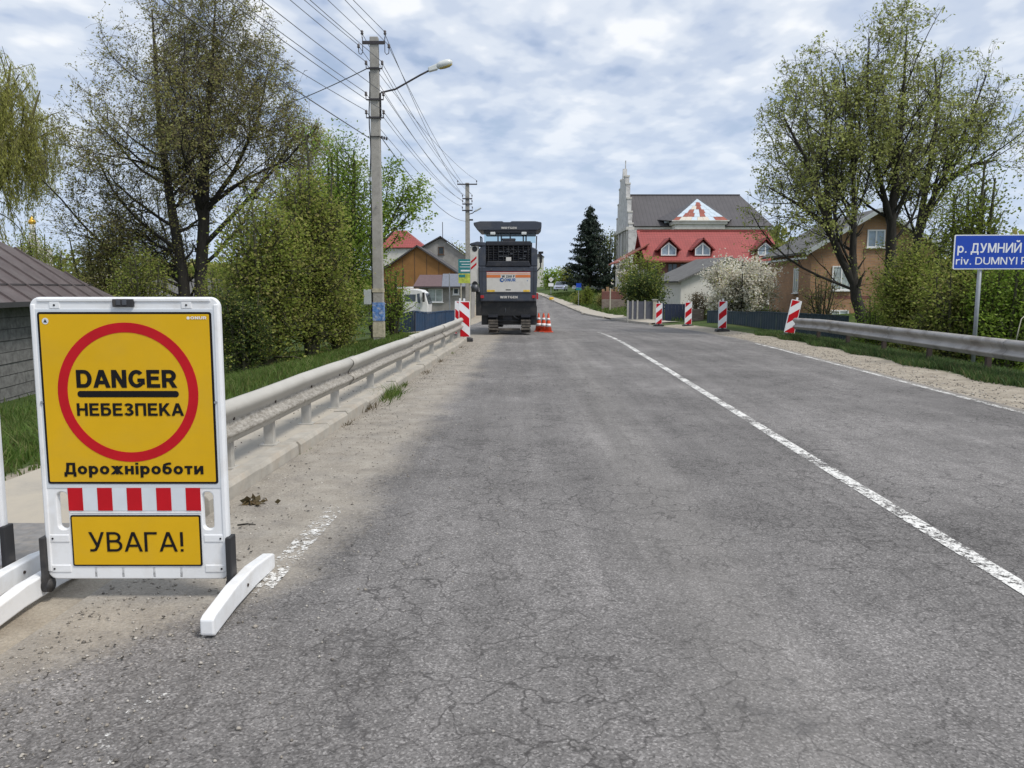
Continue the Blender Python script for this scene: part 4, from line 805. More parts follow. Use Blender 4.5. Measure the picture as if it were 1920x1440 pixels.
# grass and weeds
rg = np.random.default_rng(7)
n = 46000; Y_ = rg.uniform(6.0, 30, n) ; d_ = 1.85 + rg.gamma(1.6, 1.9, n); X_ = xl(Y_) - d_; k_ = (X_ > -13); blades('verge_grass', X_[k_], Y_[k_], 0.13, 'grass_blade', 8, 'short green grass sloping down behind the left footway')
n = 26000; Y_ = rg.uniform(4.6, 16, n); X_ = xl(Y_) - 2.25 - rg.gamma(1.7, 2.2, n); blades('tall_grass', X_, Y_, 0.20, 'grass_blade', 9, 'rough taller grass in front of the shed', lean=.45)
n = 46000; Y_ = rg.uniform(8, 28, n); X_ = xr(Y_) + 1.12 + 0.12 * np.sin(Y_ * 2.3) + rg.gamma(1.5, .55, n); k_ = X_ - xr(Y_) < 4.5; blades('verge_grass', X_[k_], Y_[k_], 0.15, 'grass_cool', 10, 'green verge grass under the right crash barrier', lean=.4)
n = 16000; Y_ = rg.uniform(44, 130, n); X_ = xr(Y_) + 1.6 + rg.random(n) * 9; blades('verge_grass', X_, Y_, 0.28, 'grass_blade', 11, 'grass bank beside the road on the far right', wid=.05)
def tuft(label, x, y, h, n, seed, mat='grass_blade', sp=.12):
    r2 = np.random.default_rng(seed); o = blades('weed_tuft', x + sp * r2.standard_normal(n) * .5, y + sp * 2.5 * r2.standard_normal(n), h, mat, seed, None, .008, .6); o['label'] = label; o['category'] = 'weed'; return o
tuft('green weed tuft growing at the foot of the kerb', -1.80, 11.3, .22, 260, 13); tuft('small dry weed tuft on the sand by the kerb', -1.90, 10.2, .13, 90, 14, 'leaf_brown'); tuft('sparse weeds at the kerb farther along', -1.62, 14.5, .10, 70, 15, 'leaf_brown', .08)
# ------------------------------------------------------------------ the warning sign in front
def sign_frame(t, x_sh=0.0):
    """white plastic frame with two grip slots, raised rims, feet and black brackets; returns the frame"""
    hw = 0.465
    fr = curve_plate('frame', [rrect(-hw, hw, 0.115, 1.55, 0.045), rrect(-0.405, -0.337, .366, .573, .03), rrect(.337, .405, .366, .573, .03)], 0.012, 0.024, 'plastic_white', t, 0.006)
    # proud rim round the outside
    m = MB()
    m.box(-hw, -hw + .022, -.012, .0, .15, 1.52).box(hw - .022, hw, -.012, .0, .15, 1.52).box(-.43, .43, -.012, .0, 1.532, 1.55)
    m.build('rim', 'plastic_white', fr, bevel=.005)
    for x in (-.345, .31):                                # flat pads with a bolt hole at the top
        p = MB().box(x - .026, x + .026, -.010, 0.002, 1.498, 1.534).build('mounting_pad', 'plastic_white', fr, bevel=.003)
        MB().tube([(x, -.0125, 1.516), (x, -.009, 1.516)], .005, 10).build('bolt', 'film_black', p)
    for z0, z1 in ((.145, .185), (.305, .345)):           # side lugs at the bottom
        for s in (-1, 1):
            p = MB().box(min(s * .345, s * .445), max(s * .345, s * .445), -.010, 0.002, z0, z1).build('lug', 'plastic_white', fr, bevel=.004)
            MB().tube([(s * .43, -.013, (z0 + z1) / 2), (s * .43, -.009, (z0 + z1) / 2)], .005, 10).build('bolt', 'film_black', p)
    for x in (-.22, -.08, .08, .22): MB().box(x - .006, x + .006, -.006, .002, .12, .172).build('rib', 'plastic_white', fr)
    MB().box(-.335, .335, -.008, .002, .455, .467).build('ledge', 'plastic_white', fr, bevel=.003)
    for s in (-1, 1):
        x = s * .475
        m = MB().box(x - .014, x + .014, -.035, .045, .05, .335); m.build('bracket', 'rubber_black', t, bevel=.005)
        MB().tube([(x - .02, 0, .075), (x + .02, 0, .075)], .036, 14).build('hinge', 'rubber_black', t, True)
        # foot: a long bar, deepest in the middle
        prof = [(-.46, .012), (-.44, .0), (-.16, .02), (.16, .02), (.44, .0), (.46, .012), (.46, .085), (.43, .097), (.14, .128), (-.14, .128), (-.43, .097), (-.46, .085)]
        xx = s * .525 + (0 if s > 0 else .0)
        f = MB().prism(prof, xx - .032, xx + .032, 'x').build('foot', 'plastic_white', t, bevel=.008)
        MB().tube([(xx - .037, .0, .075), (xx + .037, .0, .075)], .009, 8).build('bolt', 'bolt_rust', f)
    return fr
sg = thing('warning_sign', 'white framed yellow board reading DANGER with red ring, on the sand', 'sign', (-1.925, 3.82, 0.0)); sg.rotation_euler = (R(-0.8), 0, R(0))
sign_frame(sg)
MB().box(-.448, .448, -.009, 0.0, .588, 1.497).build('backing_sheet', 'sheet_grey_white', sg, bevel=.002)
fc = curve_plate('warning_face', [rrect(-.432, .432, .612, 1.482, .012, 3)], -.0105, .002, 'film_black', sg)
fy = curve_plate('yellow_film', [rrect(-.421, .421, .623, 1.471, .004, 2)], -.0125, .0012, 'film_yellow', fc)
curve_plate('red_ring', [circle(0, 1.078, .352, 72), circle(0, 1.078, .303, 72)], -.0138, .0012, 'film_red', fc)
letters('lettering_danger', 'DANGER', 'film_black', fc, -.003, -.0138, 1.104, .505, .090, .21, gap=.09)
curve_plate('bar', [rrect(-.254, .254, 1.056, 1.088, .015)], -.0138, .0012, 'film_black', fc)
letters('lettering_nebezpeka', 'НЕБЕЗПЕКА', 'film_black', fc, .006, -.0142, .962, .535, .064, .19)
letters('lettering_works', 'Дорожніроботи', 'film_black', fc, .008, -.0142, .662, .705, .060, .20)
em = curve_plate('emblem', [circle(-.392, 1.437, .016, 20)], -.0138, .0012, 'film_silver', fc)
MB().prism([(-.401, 1.430), (-.383, 1.430), (-.392, 1.448)], -.0150, -.0146).build('emblem_triangle', 'machine_dark', em)
lg = curve_plate('logo_mark', [circle(.318, 1.452, .0075, 16)], -.0138, .0012, 'film_white', fc)
letters('logo_lettering', 'ОNUR', 'film_white', fc, .370, -.0142, 1.446, .080, .014, .2)
for s in (-1, 1): MB().tube([(s * .436, -.017, 1.03), (s * .436, -.008, 1.03)], .007, 10).build('bolt', 'galv_pole', sg)
st = MB().box(-.338, .338, -.009, 0.0, .471, .591).build('stripe_board', 'film_silver', sg)
for i in range(0, 9, 2): MB().box(-.338 + i * .0751, -.338 + (i + 1) * .0751, -.0105, -.0092, .4715, .5905).build('red_stripe', 'film_red', st)
lo = curve_plate('lower_board', [rrect(-.332, .332, .180, .448, .008, 3)], -.006, .010, 'film_black', sg)
curve_plate('yellow_film', [rrect(-.324, .324, .188, .440, .004, 2)], -.0122, .0012, 'film_yellow', lo)
letters('lettering_uvaha', 'УВАГА!', 'film_black', lo, 0, -.0140, .258, .49, .103, .125)
cl = MB().box(-.052, .052, -.022, .004, 1.507, 1.546).build('clip', 'rubber_black', sg, bevel=.004)
for dx in (-.02, .01): MB().box(dx - .011, dx + .011, -.026, -.02, 1.516, 1.540).build('clip_jaw', 'machine_grate', cl, bevel=.002)
# its neighbour, of which only the edge is in view
s2 = thing('warning_sign', 'white sign frame with black bracket cut off at the left edge', 'sign', (-3.195, 4.0, 0.0)); s2.rotation_euler = (R(-0.8), 0, 0)
sign_frame(s2); MB().box(-.432, .432, -.010, 0.0, .612, 1.482).build('blank_sheet', 'film_yellow', s2)

# ------------------------------------------------------------------ crash barriers
WP = [(0.0, -.178), (.018, -.172), (.020, -.150), (.062, -.112), (.072, -.095), (.066, -.076), (.012, -.040), (.0, -.012), (.012, .02), (.052, .062), (.070, .09), (.074, .112), (.066, .136), (.040, .160), (.018, .172), (0.0, .176)]
def beam(name, pts, side, mat, parent, zc):
    """one length of W-beam through pts (x, y); side = +1 when the traffic is on +x"""
    vs, fs, low = [], [], []; n = len(WP)
    for (x, y, z) in pts:
        for d, h in WP: vs.append((x + side * d, y, z + zc + h)); low.append(1.0 if -.125 < h < .01 else 0.25 if h < .02 else 0.06)
    for i in range(len(pts) - 1):
        for j in range(n - 1): fs.append((i * n + j, i * n + j + 1, (i + 1) * n + j + 1, (i + 1) * n + j))
    me = bpy.data.meshes.new(name); me.from_pydata(vs, [], fs); a = me.attributes.new('low', 'FLOAT', 'POINT'); a.data.foreach_set('value', low)
    o = link(name, me, mat, parent, True); md = o.modifiers.new('thick', 'SOLIDIFY'); md.thickness = 0.004; md.offset = 0
    return o
bar_l = thing('crash_barrier', 'pale W-beam crash barrier along the left footway', 'barrier', (-2.36, 6.2, 0))
rx = lambda y: float(xl(y)) - .245
ys = [5.15, 9.9, 14.3, 18.7, 24.3]; rr = random.Random(4)
for i in range(4):
    y0, y1 = ys[i], ys[i + 1] + 0.28; zj = rr.uniform(-.008, .008)
    pts = [(rx(y) + 2.36 + .055 + (0.012 if i % 2 else 0), y - 6.2, (-.02 if y > 23.6 else 0) + zj + rr.uniform(-.006, .006)) for y in np.linspace(y0, y1, 10)]
    bm_ = beam('beam', pts, 1, 'rail_steel', bar_l, .535)
    for zb in (.535 + .0, .535 - .11, .535 + .1):
        MB().tube([(rx(ys[i + 1] + .14) + 2.36 + .055, ys[i + 1] + .14 - 6.2, zb), (rx(ys[i + 1] + .14) + 2.36 + .055 + (.02 if zb == .535 else .085), ys[i + 1] + .14 - 6.2, zb)], .013, 8).build('bolt', 'bolt_rust', bm_)
for y in (5.35, 6.24, 7.21, 8.33, 9.47, 11.39, 13.62, 15.53, 17.46, 19.39, 21.13, 23.2):
    x = rx(y) + 2.36
    p = MB().box(x - .05, x + .045, y - 6.2 - .035, y - 6.2 + .035, .09, .62).build('post', 'post_steel', bar_l, bevel=.006)
    MB().box(x - .085, x + .08, y - 6.2 - .07, y - 6.2 + .07, .105, .132).build('foot_plate', 'post_steel', p)
    MB().tube([(x + .05, y - 6.2, .535), (x + .072, y - 6.2, .535)], .014, 8).build('bolt', 'bolt_rust', bar_l)
    # sand heaped round each foot
bar_r = thing('crash_barrier', 'grey W-beam crash barrier on the grass verge at right', 'barrier', (8.6, 13, 0))
rX = lambda y: 8.33 + .0265 * y; ys = [5.0, 9.2, 13.4, 17.6, 21.2, 24.2]
for i in range(5):
    y0, y1 = ys[i], min(24.3, ys[i + 1] + .28)
    pts = [(rX(y) - 8.6 + (0.005 if i % 2 else 0) - .05, y - 13, -.02 * max(0, y - 22)) for y in np.linspace(y0, y1, 10)]
    beam('beam', pts, -1, 'rail_steel_grey', bar_r, .535)
for y in np.arange(5.6, 24.3, 2.1):
    x = rX(y) - 8.6; z = Hs(x + 8.6, float(y)) - .1
    MB().box(x - .045, x + .05, y - 13 - .035, y - 13 + .035, z, .62).build('post', 'bolt_rust', bar_r, bevel=.006)

# ------------------------------------------------------------------ striped marker boards
def marker(label, px, pyb, Y, flip, tilt=0.0, rz=0.0, z=None, sc=1.0):
    x, zb = A(px, pyb, Y); t = thing('marker_board', label, 'marker board', (x, Y, zb if z is None else z), rz, 'striped marker boards along the road works'); t.scale = (sc, sc, sc)
    base = MB().prism([(-.26, 0), (.26, 0), (.24, .09), (.12, .115), (-.12, .115), (-.24, .09)], -.2, .2).build('base', 'rubber_black', t, bevel=.01)
    p = bpy.data.objects.new('board', None)
    bo = curve_plate('board', [rrect(-.165, .165, .0, 1.07, .02)], 0, .03, 'film_white', t, .004); bo.location = (0, 0, .125); bo.rotation_euler = (0, tilt, 0)
    a, b = .15, 1.055; sl = 0.85 * (1 if flip else -1)
    def stripe(zc, h):
        # a slanting band clipped by the board's edges
        poly = [(-a, zc - sl * a - h / 2), (a, zc + sl * a - h / 2), (a, zc + sl * a + h / 2), (-a, zc - sl * a + h / 2)]
        def clip(P, keep, cut):
            o = []
            for i in range(len(P)):
                p, q = P[i], P[(i + 1) % len(P)]
                if keep(p): o.append(p)
                if keep(p) != keep(q): o.append(cut(p, q))
            return o
        for lim, sgn in ((.015, 1), (b, -1)):
            cut = lambda p, q, L=lim: (p[0] + (q[0] - p[0]) * (L - p[1]) / (q[1] - p[1]), L)
            poly = clip(poly, lambda p, L=lim, s=sgn: (p[1] - L) * s >= 0, cut)
            if len(poly) < 3: return
        MB().prism(poly, -.0225, -.0195).build('red_stripe', 'film_red', bo)
    for zc in (.03, .56, 1.09): stripe(zc, .27)
    MB().box(-.03, .03, -.02, .02, 1.065, 1.16).build('grip', 'film_white', bo, bevel=.006)
    MB().box(-.05, .05, -.024, .024, -.03, .02).build('socket', 'rubber_black', bo)
    return t
marker('red and white marker board at the far end of the left barrier', 871, 640, 23.3, False, z=0.0)
marker('marker board half hidden behind another at the left barrier end', 862, 632, 25.2, False, R(1), z=-.02)
marker('leaning marker board at the start of the right barrier', 1479, 633, 24.8, True, R(11), z=.03)
marker('upright marker board in front of the slate fence', 1354, 618, 30.5, True, z=-.11)
marker('marker board in front of the navy gate, second from the left', 1290, 612, 37.5, True, z=-.28)
marker('leftmost marker board on the right side, by the cream post', 1235, 611, 40, True, z=-.38)

# ------------------------------------------------------------------ traffic cones
def cone(label, px, Y):
    x = A(px, 617, Y)[0]; z = float(zr(Y)); t = thing('traffic_cone', label, 'cone', (x, Y, z), 0, 'traffic cones beside the milling machine')
    MB().box(-.19, .19, -.19, .19, 0, .035).build('base', 'cone_orange', t, bevel=.012)
    prof = [(.145, .035), (.03, .72)]; rad = lambda h: .145 - (h - .035) * .115 / .685
    b = MB().lathe([(rad(.035), .035), (rad(.40), .40), (rad(.72), .72), (.022, .74), (.012, .745)], 20).build('body', 'cone_orange', t, True)
    for i, (h0, h1) in enumerate(((.22, .34), (.47, .56))): MB().lathe([(rad(h0) + .003, h0), (rad(h1) + .003, h1)], 20).build('reflective_band', 'film_white', b, True)
cone('orange cone nearest the milling machine, half hidden by it', 1010, 31.0); cone('middle one of three orange cones beside the machine', 1019, 30.7); cone('outermost of three orange cones beside the machine', 1028, 30.2)

# ------------------------------------------------------------------ the road milling machine
mm = thing('milling_machine', 'dark slate road milling machine seen from behind, canopy up', 'milling machine', (-.13, 27.5, 0.0), R(-1.5))
S_, D_, K_ = 'machine_slate', 'machine_dark', 'machine_black'
bd = MB().prism([(-1.0, 1.12), (.98, 1.12), (1.03, 1.9), (1.03, 2.36), (-1.06, 2.36), (-1.06, 1.9)], 0, 1.2).build('engine_cover', S_, mm, bevel=.04)
MB().prism([(-.86, 2.36), (.84, 2.36), (.84, 3.2), (-.82, 3.2)], .16, 1.2).build('radiator_housing', K_, mm)
for s, x0, x1 in ((-1, -1.06, -.80), (1, .80, 1.03)):
    MB().prism([(x0 if s < 0 else x1, 2.36), (x0 if s > 0 else x1, 2.36), ((x0 if s > 0 else x1) - s * .0, 3.05 if s > 0 else 3.2), (x0 if s < 0 else x1, 2.95)], 0.02, 1.2).build('side_cheek', S_, mm, bevel=.03)
MB().prism([(-.80, 2.36), (.80, 2.36), (.72, 2.55), (-.74, 2.55)], -.03, .2).build('sill', D_, mm, bevel=.02)
MB().box(-.80, .80, .02, .3, 3.08, 3.24).build('hood_edge', D_, mm, bevel=.03)
for i in range(6):                                           # louvres, broken into cells
    z = 2.60 + i * .082
    lv_ = MB().slab([(-.78, .05, z), (.76, .05, z), (.76, .13, z + .05), (-.78, .13, z + .05)], .012).build('louvre', D_, mm)
for i in range(9):
    x = -.70 + i * .175; MB().box(x - .012, x + .012, .03, .07, 2.57, 3.08).build('louvre_bar', K_, mm)
rs = random.Random(9)
for i in range(16): 
    x = rs.uniform(-.4, .6); z = 2.62 + rs.randrange(5) * .082; MB().box(x, x + .10, .045, .06, z, z + .03).build('chrome_slat', 'machine_grate', mm)
MB().box(-.08, .10, .0, .03, 2.55, 2.68).build('badge', 'machine_white', mm)
MB().prism([(-.2, 3.2), (.22, 3.2), (.26, 3.34), (-.24, 3.34)], .05, .4).build('exhaust_box', D_, mm, bevel=.03)
pn = MB().box(-.77, .78, -.018, .01, 1.46, 2.15).build('rear_panel', 'machine_white', mm, bevel=.01)
MB().box(-.775, .785, -.016, .01, 2.151, 2.168).build('red_edge', 'film_red', pn)
for x0, x1 in ((-.768, -.27), (.25, .778)): MB().box(x0, x1, -.022, -.0185, 1.965, 2.062).build('orange_band', 'machine_orange', pn)
MB().box(-.768, .778, -.022, -.0185, 2.09, 2.112).build('orange_line', 'machine_orange', pn)
letters('model_lettering', 'W 200 F', D_, pn, -.0, -.0205, 1.965, .46, .085, .2)
letters('company_lettering', 'ONUR', 'decal_blue', pn, .06, -.0205, 1.83, .40, .11, .22)
curve_plate('company_mark', [circle(-.23, 1.88, .075, 24), circle(-.215, 1.885, .035, 16)], -.0205, .003, 'decal_blue', pn)
for x0, x1 in ((-.76, -.48), (.53, .76)): MB().box(x0, x1, -.0218, -.0188, 1.465, 1.535).build('warning_sticker', 'decal_yellow', pn)
MB().box(-.09, .09, -.0218, -.0188, 1.52, 1.55).build('type_plate', D_, pn)
MB().box(.66, .69, -.0218, -.0188, 1.84, 1.87).build('small_sticker', 'decal_blue', pn)
letters('maker_lettering', 'WIRTGEN', 'machine_white', bd, .02, -.008, 1.235, .62, .085, .22, .012)
for x in (-.6, .56): MB().prism([(x - .035, 2.23), (x + .035, 2.23), (x + .03, 2.30), (x - .03, 2.30)], -.02, .005).build('hook', 'machine_grate', bd)
# canopy over the driver's stand
cp = MB().prism([(-1.09, 3.62), (1.07, 3.62), (1.17, 3.72), (1.17, 3.90), (.95, 3.94), (.12, 3.94), (.06, 3.91), (-.16, 3.91), (-.22, 3.94), (-1.0, 3.94), (-1.24, 3.89), (-1.22, 3.80)], .1, 2.3).build('canopy', S_, mm, bevel=.025)
MB().box(-.88, .98, .14, 2.2, 3.54, 3.625).build('canopy_frame', 'machine_dark', cp)
letters('canopy_lettering', 'WIRTGEN', 'machine_white', cp, .02, .092, 3.665, .54, .075, .22, .012)
for x in (-.39, -.27, .05, .52, .62):
    MB().box(x - .025, x + .025, .6, .66, 3.15, 3.55).build('canopy_post', D_, mm)
MB().slab([(-.88, .45, 3.2), (.96, .45, 3.2), (.96, .45, 3.54), (-.88, .45, 3.54)], .008).build('rear_window', 'glass_clear', mm)
for x in (-.4, .4): MB().box(x - .2, x + .2, 1.25, 1.6, 2.6, 3.3).build('driver_seat', K_, mm, bevel=.05)
# side fairing with exhaust openings on the left
sp = MB().prism([(-1.36, 1.74), (-1.05, 1.74), (-1.05, 3.10), (-1.36, 3.06)], .05, .35).build('side_panel', 'machine_white', mm, bevel=.015)
for z, r in ((2.97, .095), (1.74, .10)): 
    MB().tube([(-1.19, .042, z), (-1.19, .06, z)], r, 20).build('round_port', K_, sp)
for z in (2.24, 2.46): MB().prism([(-1.33, z), (-1.33, z + .08), (-1.13, z + .26), (-1.13, z + .18)], .043, .048).build('red_stripe', 'film_red', sp)
MB().prism([(-1.38, 3.10), (-.80, 3.06), (-.80, 3.20), (-1.1, 3.23), (-1.34, 3.17)], .0, .9).build('side_hood', S_, mm, bevel=.03)
MB().tube([(-1.18, .02, 1.46), (-1.18, .02, 1.72)], .13, 16).build('filter_can', 'machine_grate', mm, True)
MB().box(-1.16, -.97, .05, 1.0, .62, 1.46).build('ladder_box', K_, mm)
# underside
MB().box(-.98, 1.0, .12, 4.8, .62, 1.13).build('chassis', K_, mm); MB().box(-.98, .98, .35, .9, .28, .63).build('skirt', K_, mm)
MB().box(-.97, -.75, .2, .5, .3, .7).build('mud_flap', K_, mm); MB().box(.80, 1.02, .25, .6, .32, .95).build('mud_flap', K_, mm)
for x in (-.56, .60, ): 
    MB().tube([(x, .55, .55), (x, .55, 1.2)], .10, 14).build('lift_leg', 'machine_grate', mm, True)
MB().tube([(-.55, .3, .42), (.6, .3, .42)], .05, 10).build('axle_beam', K_, mm); MB().box(-.22, .12, .3, .5, .35, .9).build('hydraulic_block', D_, mm)
MB().tube([(.05, .25, 1.05), (.08, .16, .8), (.2, .15, .6), (.42, .22, .45)], .022, 8).build('hose', 'machine_grate', mm, True); MB().tube([(-.3, .25, 1.1), (-.34, .16, .8), (-.45, .2, .6)], .02, 8).build('hose', K_, mm, True)
MB().box(-.45, .42, .25, .3, .08, .16).build('tow_bar', 'track_steel', mm)
for (x, y0) in ((-.55, .1), (.62, .1), (-.55, 4.2), (.62, 4.2)):
    tr = MB().prism([(y0 + .12, .04), (y0 + 1.2, .04), (y0 + 1.34, .18), (y0 + 1.34, .46), (y0 + 1.2, .60), (y0 + .12, .60), (y0, .46), (y0, .18)], x - .14, x + .14, 'x').build('crawler_track', K_, mm, bevel=.02)
    for z in (.14, .24, .34, .44): MB().box(x - .175, x + .175, y0 - .035, y0 + .01, z - .035, z + .035).build('track_pad', 'track_steel', tr, bevel=.008)
    for k in range(9): MB().box(x - .175, x + .175, y0 + .13 + k * .125, y0 + .235 + k * .125, .0, .045).build('track_pad', 'track_steel', tr)
    MB().box(x - .17, x + .17, y0 - .06, y0 + .2, .56, .66).build('track_guard', D_, tr)
# the rest of the machine ahead of the driver
MB().box(-1.0, 1.0, 1.2, 2.4, 1.13, 2.3).build('driver_stand', S_, mm, bevel=.03); MB().box(-1.0, 1.0, 2.4, 5.8, 1.13, 2.5).build('front_hood', S_, mm, bevel=.05)
MB().bar((0, 5.6, 1.0), (0, 8.6, 2.8), .9, .4).build('conveyor', D_, mm)
ma = MB().tube([(1.03, .5, 2.2), (1.14, .5, 2.35), (1.16, .5, 2.85)], .022, 8).build('mirror_arm', K_, mm); MB().box(1.06, 1.24, .46, .52, 2.82, 2.9).build('mirror', K_, ma); MB().box(1.1, 1.2, .46, .52, 2.5, 2.78).build('mirror', K_, ma)
MB().box(1.0, 1.06, .1, .3, 1.2, 1.42).build('marker_lamp', 'lens_red', mm)
for z, a, b_ in ((2.185, -1.04, 1.01), (1.40, -1.02, 1.0)): MB().box(a, b_, -.004, .012, z - .007, z + .007).build('panel_gap', K_, bd)
for x in (-.93, .90): MB().box(x - .008, x + .008, -.004, .012, 1.16, 2.34).build('panel_gap', K_, bd); MB().box(x - .06, x + .06, -.03, .01, 1.24, 1.34).build('tail_lamp', 'lens_red', bd, bevel=.01)
for s_ in (-1, 1):
    MB().tube([(s_ * .98, .3, 2.9), (s_ * 1.0, .3, 3.42), (s_ * 1.0, 1.1, 3.42), (s_ * .98, 1.1, 2.9)], .02, 8).build('handrail', K_, mm, True)
    MB().box(s_ * .55 - .09, s_ * .55 + .09, .03, .12, 3.46, 3.56).build('work_lamp', 'lamp_glass', cp, bevel=.02)
for i, (x, z0_, z1_) in enumerate(((-.15, 1.1, .5), (.22, 1.1, .62), (.34, 1.1, .55), (-.42, 1.1, .58), (-.05, 1.05, .66))): MB().tube([(x, .2, z0_), (x + .05, .1 + .02 * i, (z0_ + z1_) / 2), (x - .06 + .05 * i, .2, z1_)], .016, 6).build('hose', K_ if i % 2 else 'machine_grate', mm, True)

# ------------------------------------------------------------------ concrete poles, street lamps and wires
def insulator(par, x, y, z, up=1):
    o = MB().tube([(x, y, z), (x, y, z + .14 * up)], .012, 6).build('insulator', 'pole_iron', par)
    MB().lathe([(.02, .10), (.05, .13), (.03, .16), (.045, .19), (.02, .23)], 10, (x, y, z)).build('bell', 'porcelain', o, True); return (x, y, z + .22)
p1 = thing('utility_pole', 'near square concrete pole with street lamp and blue poster', 'pole', (A(711, 634, 24)[0], 24, -.35)); p1.rotation_euler = (0, R(.25), 0)
bx = p1.location.x; z0 = p1.location.z
ztop = A(704, 70, 24)[1] - z0
def taper(h0, h1, w0, w1, d0, d1):
    return MB().add([(-w0, -d0, h0), (w0, -d0, h0), (w0, d0, h0), (-w0, d0, h0), (-w1, -d1, h1), (w1, -d1, h1), (w1, d1, h1), (-w1, d1, h1)], [(0, 3, 2, 1), (4, 5, 6, 7), (0, 1, 5, 4), (1, 2, 6, 5), (2, 3, 7, 6), (3, 0, 4, 7)])
post = taper(0, ztop, .165, .125, .13, .10).build('post', 'pole_concrete', p1, bevel=.02)
zp = lambda py: A(705, py, 24)[1] - z0
wat = lambda z: .165 - .04 * z / ztop
pins = []
c1 = MB().box(-.34, .34, -.13, -.08, zp(85), zp(79)).build('crossarm', 'pole_iron', p1)
for s in (-1, 1):
    MB().tube([(s * .33, -.1, zp(80)), (s * .33, -.1, zp(72))], .012, 6).build('pin', 'pole_iron', c1); pins.append(insulator(c1, s * .34, -.1, zp(74)))
    MB().tube([(s * .33, -.1, zp(86)), (s * .33, -.1, zp(100)), (s * .38, -.1, zp(104)), (s * .44, -.1, zp(102)), (s * .45, -.1, zp(98))], .012, 6).build('hook', 'pole_iron', c1); pins.append(insulator(c1, s * .45, -.1, zp(99)))
for py, ww in ((130, .24), (188, .26), (222, .26)):
    z = zp(py); w0 = wat(z) + .012
    bnd = MB().box(-w0, w0, -.15, .15, z - .025, z + .025).build('band', 'pole_iron', p1)
    for s in (-1, 1):
        MB().bar((s * (w0 - .02), -.08, z), (s * ww, -.08, z), .035, .035).build('bracket', 'pole_iron', bnd); pins.append(insulator(bnd, s * ww, -.08, z))
z = zp(257); b2 = MB().box(-wat(z) - .01, wat(z) + .01, -.14, .14, z - .008, z + .008).build('strap', 'pole_iron', p1)
for k in range(3): MB().box(.17 + k * .07, .22 + k * .07, -.1, -.04, z - .06 - .02 * k, z + .02 - .02 * k).build('clamp', 'pole_iron', b2)
# lamp arm and head, reaching over the road
la = MB().tube([(.165, -.06, zp(222)), (.165, -.06, zp(176)), (.22, -.06, zp(174)), (.62, -.06, zp(168)), (1.35, -.06, zp(142)), (1.75, -.06, zp(129))], .028, 8).build('lamp_arm', 'pole_iron', p1, True)
lh = thing('lamp_head', None, None); lh.parent = p1; lh.location = (1.72, -.06, zp(130)); lh.rotation_euler = (0, R(-17), 0)
MB().prism([(-.12, -.06), (.16, -.07), (.2, .10), (-.1, .07)], -.07, .07).build('lamp_neck', 'lamp_glass', lh, bevel=.025)
v = MB(); v.lathe([(.02, -.26), (.085, -.22), (.12, -.1), (.125, .05), (.10, .18), (.03, .25)], 14); v.v = [(zc + .40, yc, xc * .95 + .03) for xc, yc, zc in v.v]; v.build('lamp_shade', 'lamp_glass', lh, True)
v = MB(); v.lathe([(.02, -.22), (.07, -.18), (.10, -.05), (.095, .1), (.03, .2)], 14); v.v = [(zc + .42, yc * .9, xc * .55 - .045) for xc, yc, zc in v.v]; v.build('lamp_bowl', 'lamp_amber', lh, True)
cb = [(-wat(zp(p)) - .03 + .02 * math.sin(p * .05), -.05, zp(p)) for p in range(135, 610, 25)]; MB().tube(cb, .018, 6).build('cable', 'cable_black', p1, True)
MB().box(-.44, -.21, -.12, .06, zp(571), zp(543)).build('junction_box', 'box_grey', p1, bevel=.012)
MB().box(-.168, .168, -.137, .137, zp(601), zp(567)).build('poster', 'poster_blue', p1); MB().box(-.169, .169, -.139, .139, zp(632), zp(604)).build('pasted_paper', 'poster_cream', p1)
MB().box(-.169, .169, -.139, .139, zp(548), zp(541)).build('pasted_paper', 'poster_cream', p1)
p2 = thing('utility_pole', 'farther concrete pole with three crossbars behind the milling machine', 'pole', (A(878, 600, 54)[0], 54, -.9)); zq = lambda py: A(878, py, 54)[1] + .9
taper(0, zq(343), .19, .13, .15, .11).build('post', 'pole_concrete', p2, bevel=.02)
far_pins = []
for py, hw_ in ((346, .68), (373, .34), (383, .34), (395, .36)):
    cr = MB().box(-hw_, hw_, -.17, -.11, zq(py) - .04, zq(py) + .04).build('crossarm', 'pole_iron', p2)
    for s in (-1, 1): far_pins.append(insulator(cr, s * hw_ * .95, -.14, zq(py) + .04))
f2 = MB().tube([(.1, -.1, zq(402)), (.35, -.1, zq(400)), (.6, -.1, zq(394))], .03, 8).build('lamp_arm', 'pole_iron', p2); MB().bar((.5, -.1, zq(397)), (.95, -.1, zq(390)), .14, .1).build('lamp_head', 'box_grey', p2, bevel=.03)
MB().box(.1, .38, -.12, -.04, zq(414), zq(411)).build('clamp', 'pole_iron', p2)
P1 = np.array(p1.location); P2 = np.array(p2.location)
def wire(a, b, sag, label, r=.012, n=26):
    a, b = np.array(a, float), np.array(b, float); t = np.linspace(0, 1, n)[:, None]; p = a * (1 - t) + b * t; p[:, 2] -= (4 * sag * t * (1 - t))[:, 0]
    o = MB().tube([tuple(q - a) for q in p], r, 5).build('overhead_wire', 'wire_grey', None, True); o.location = a
    return tag(o, label, 'wire', 'overhead wires on the concrete poles')
pin_names = ['left end of the crossbar', 'left hook under the crossbar', 'right end of the crossbar', 'right hook under the crossbar', 'left side of the upper band', 'right side of the upper band', 'left side of the lamp band', 'right side of the lamp band', 'left side of the lowest band', 'right side of the lowest band']
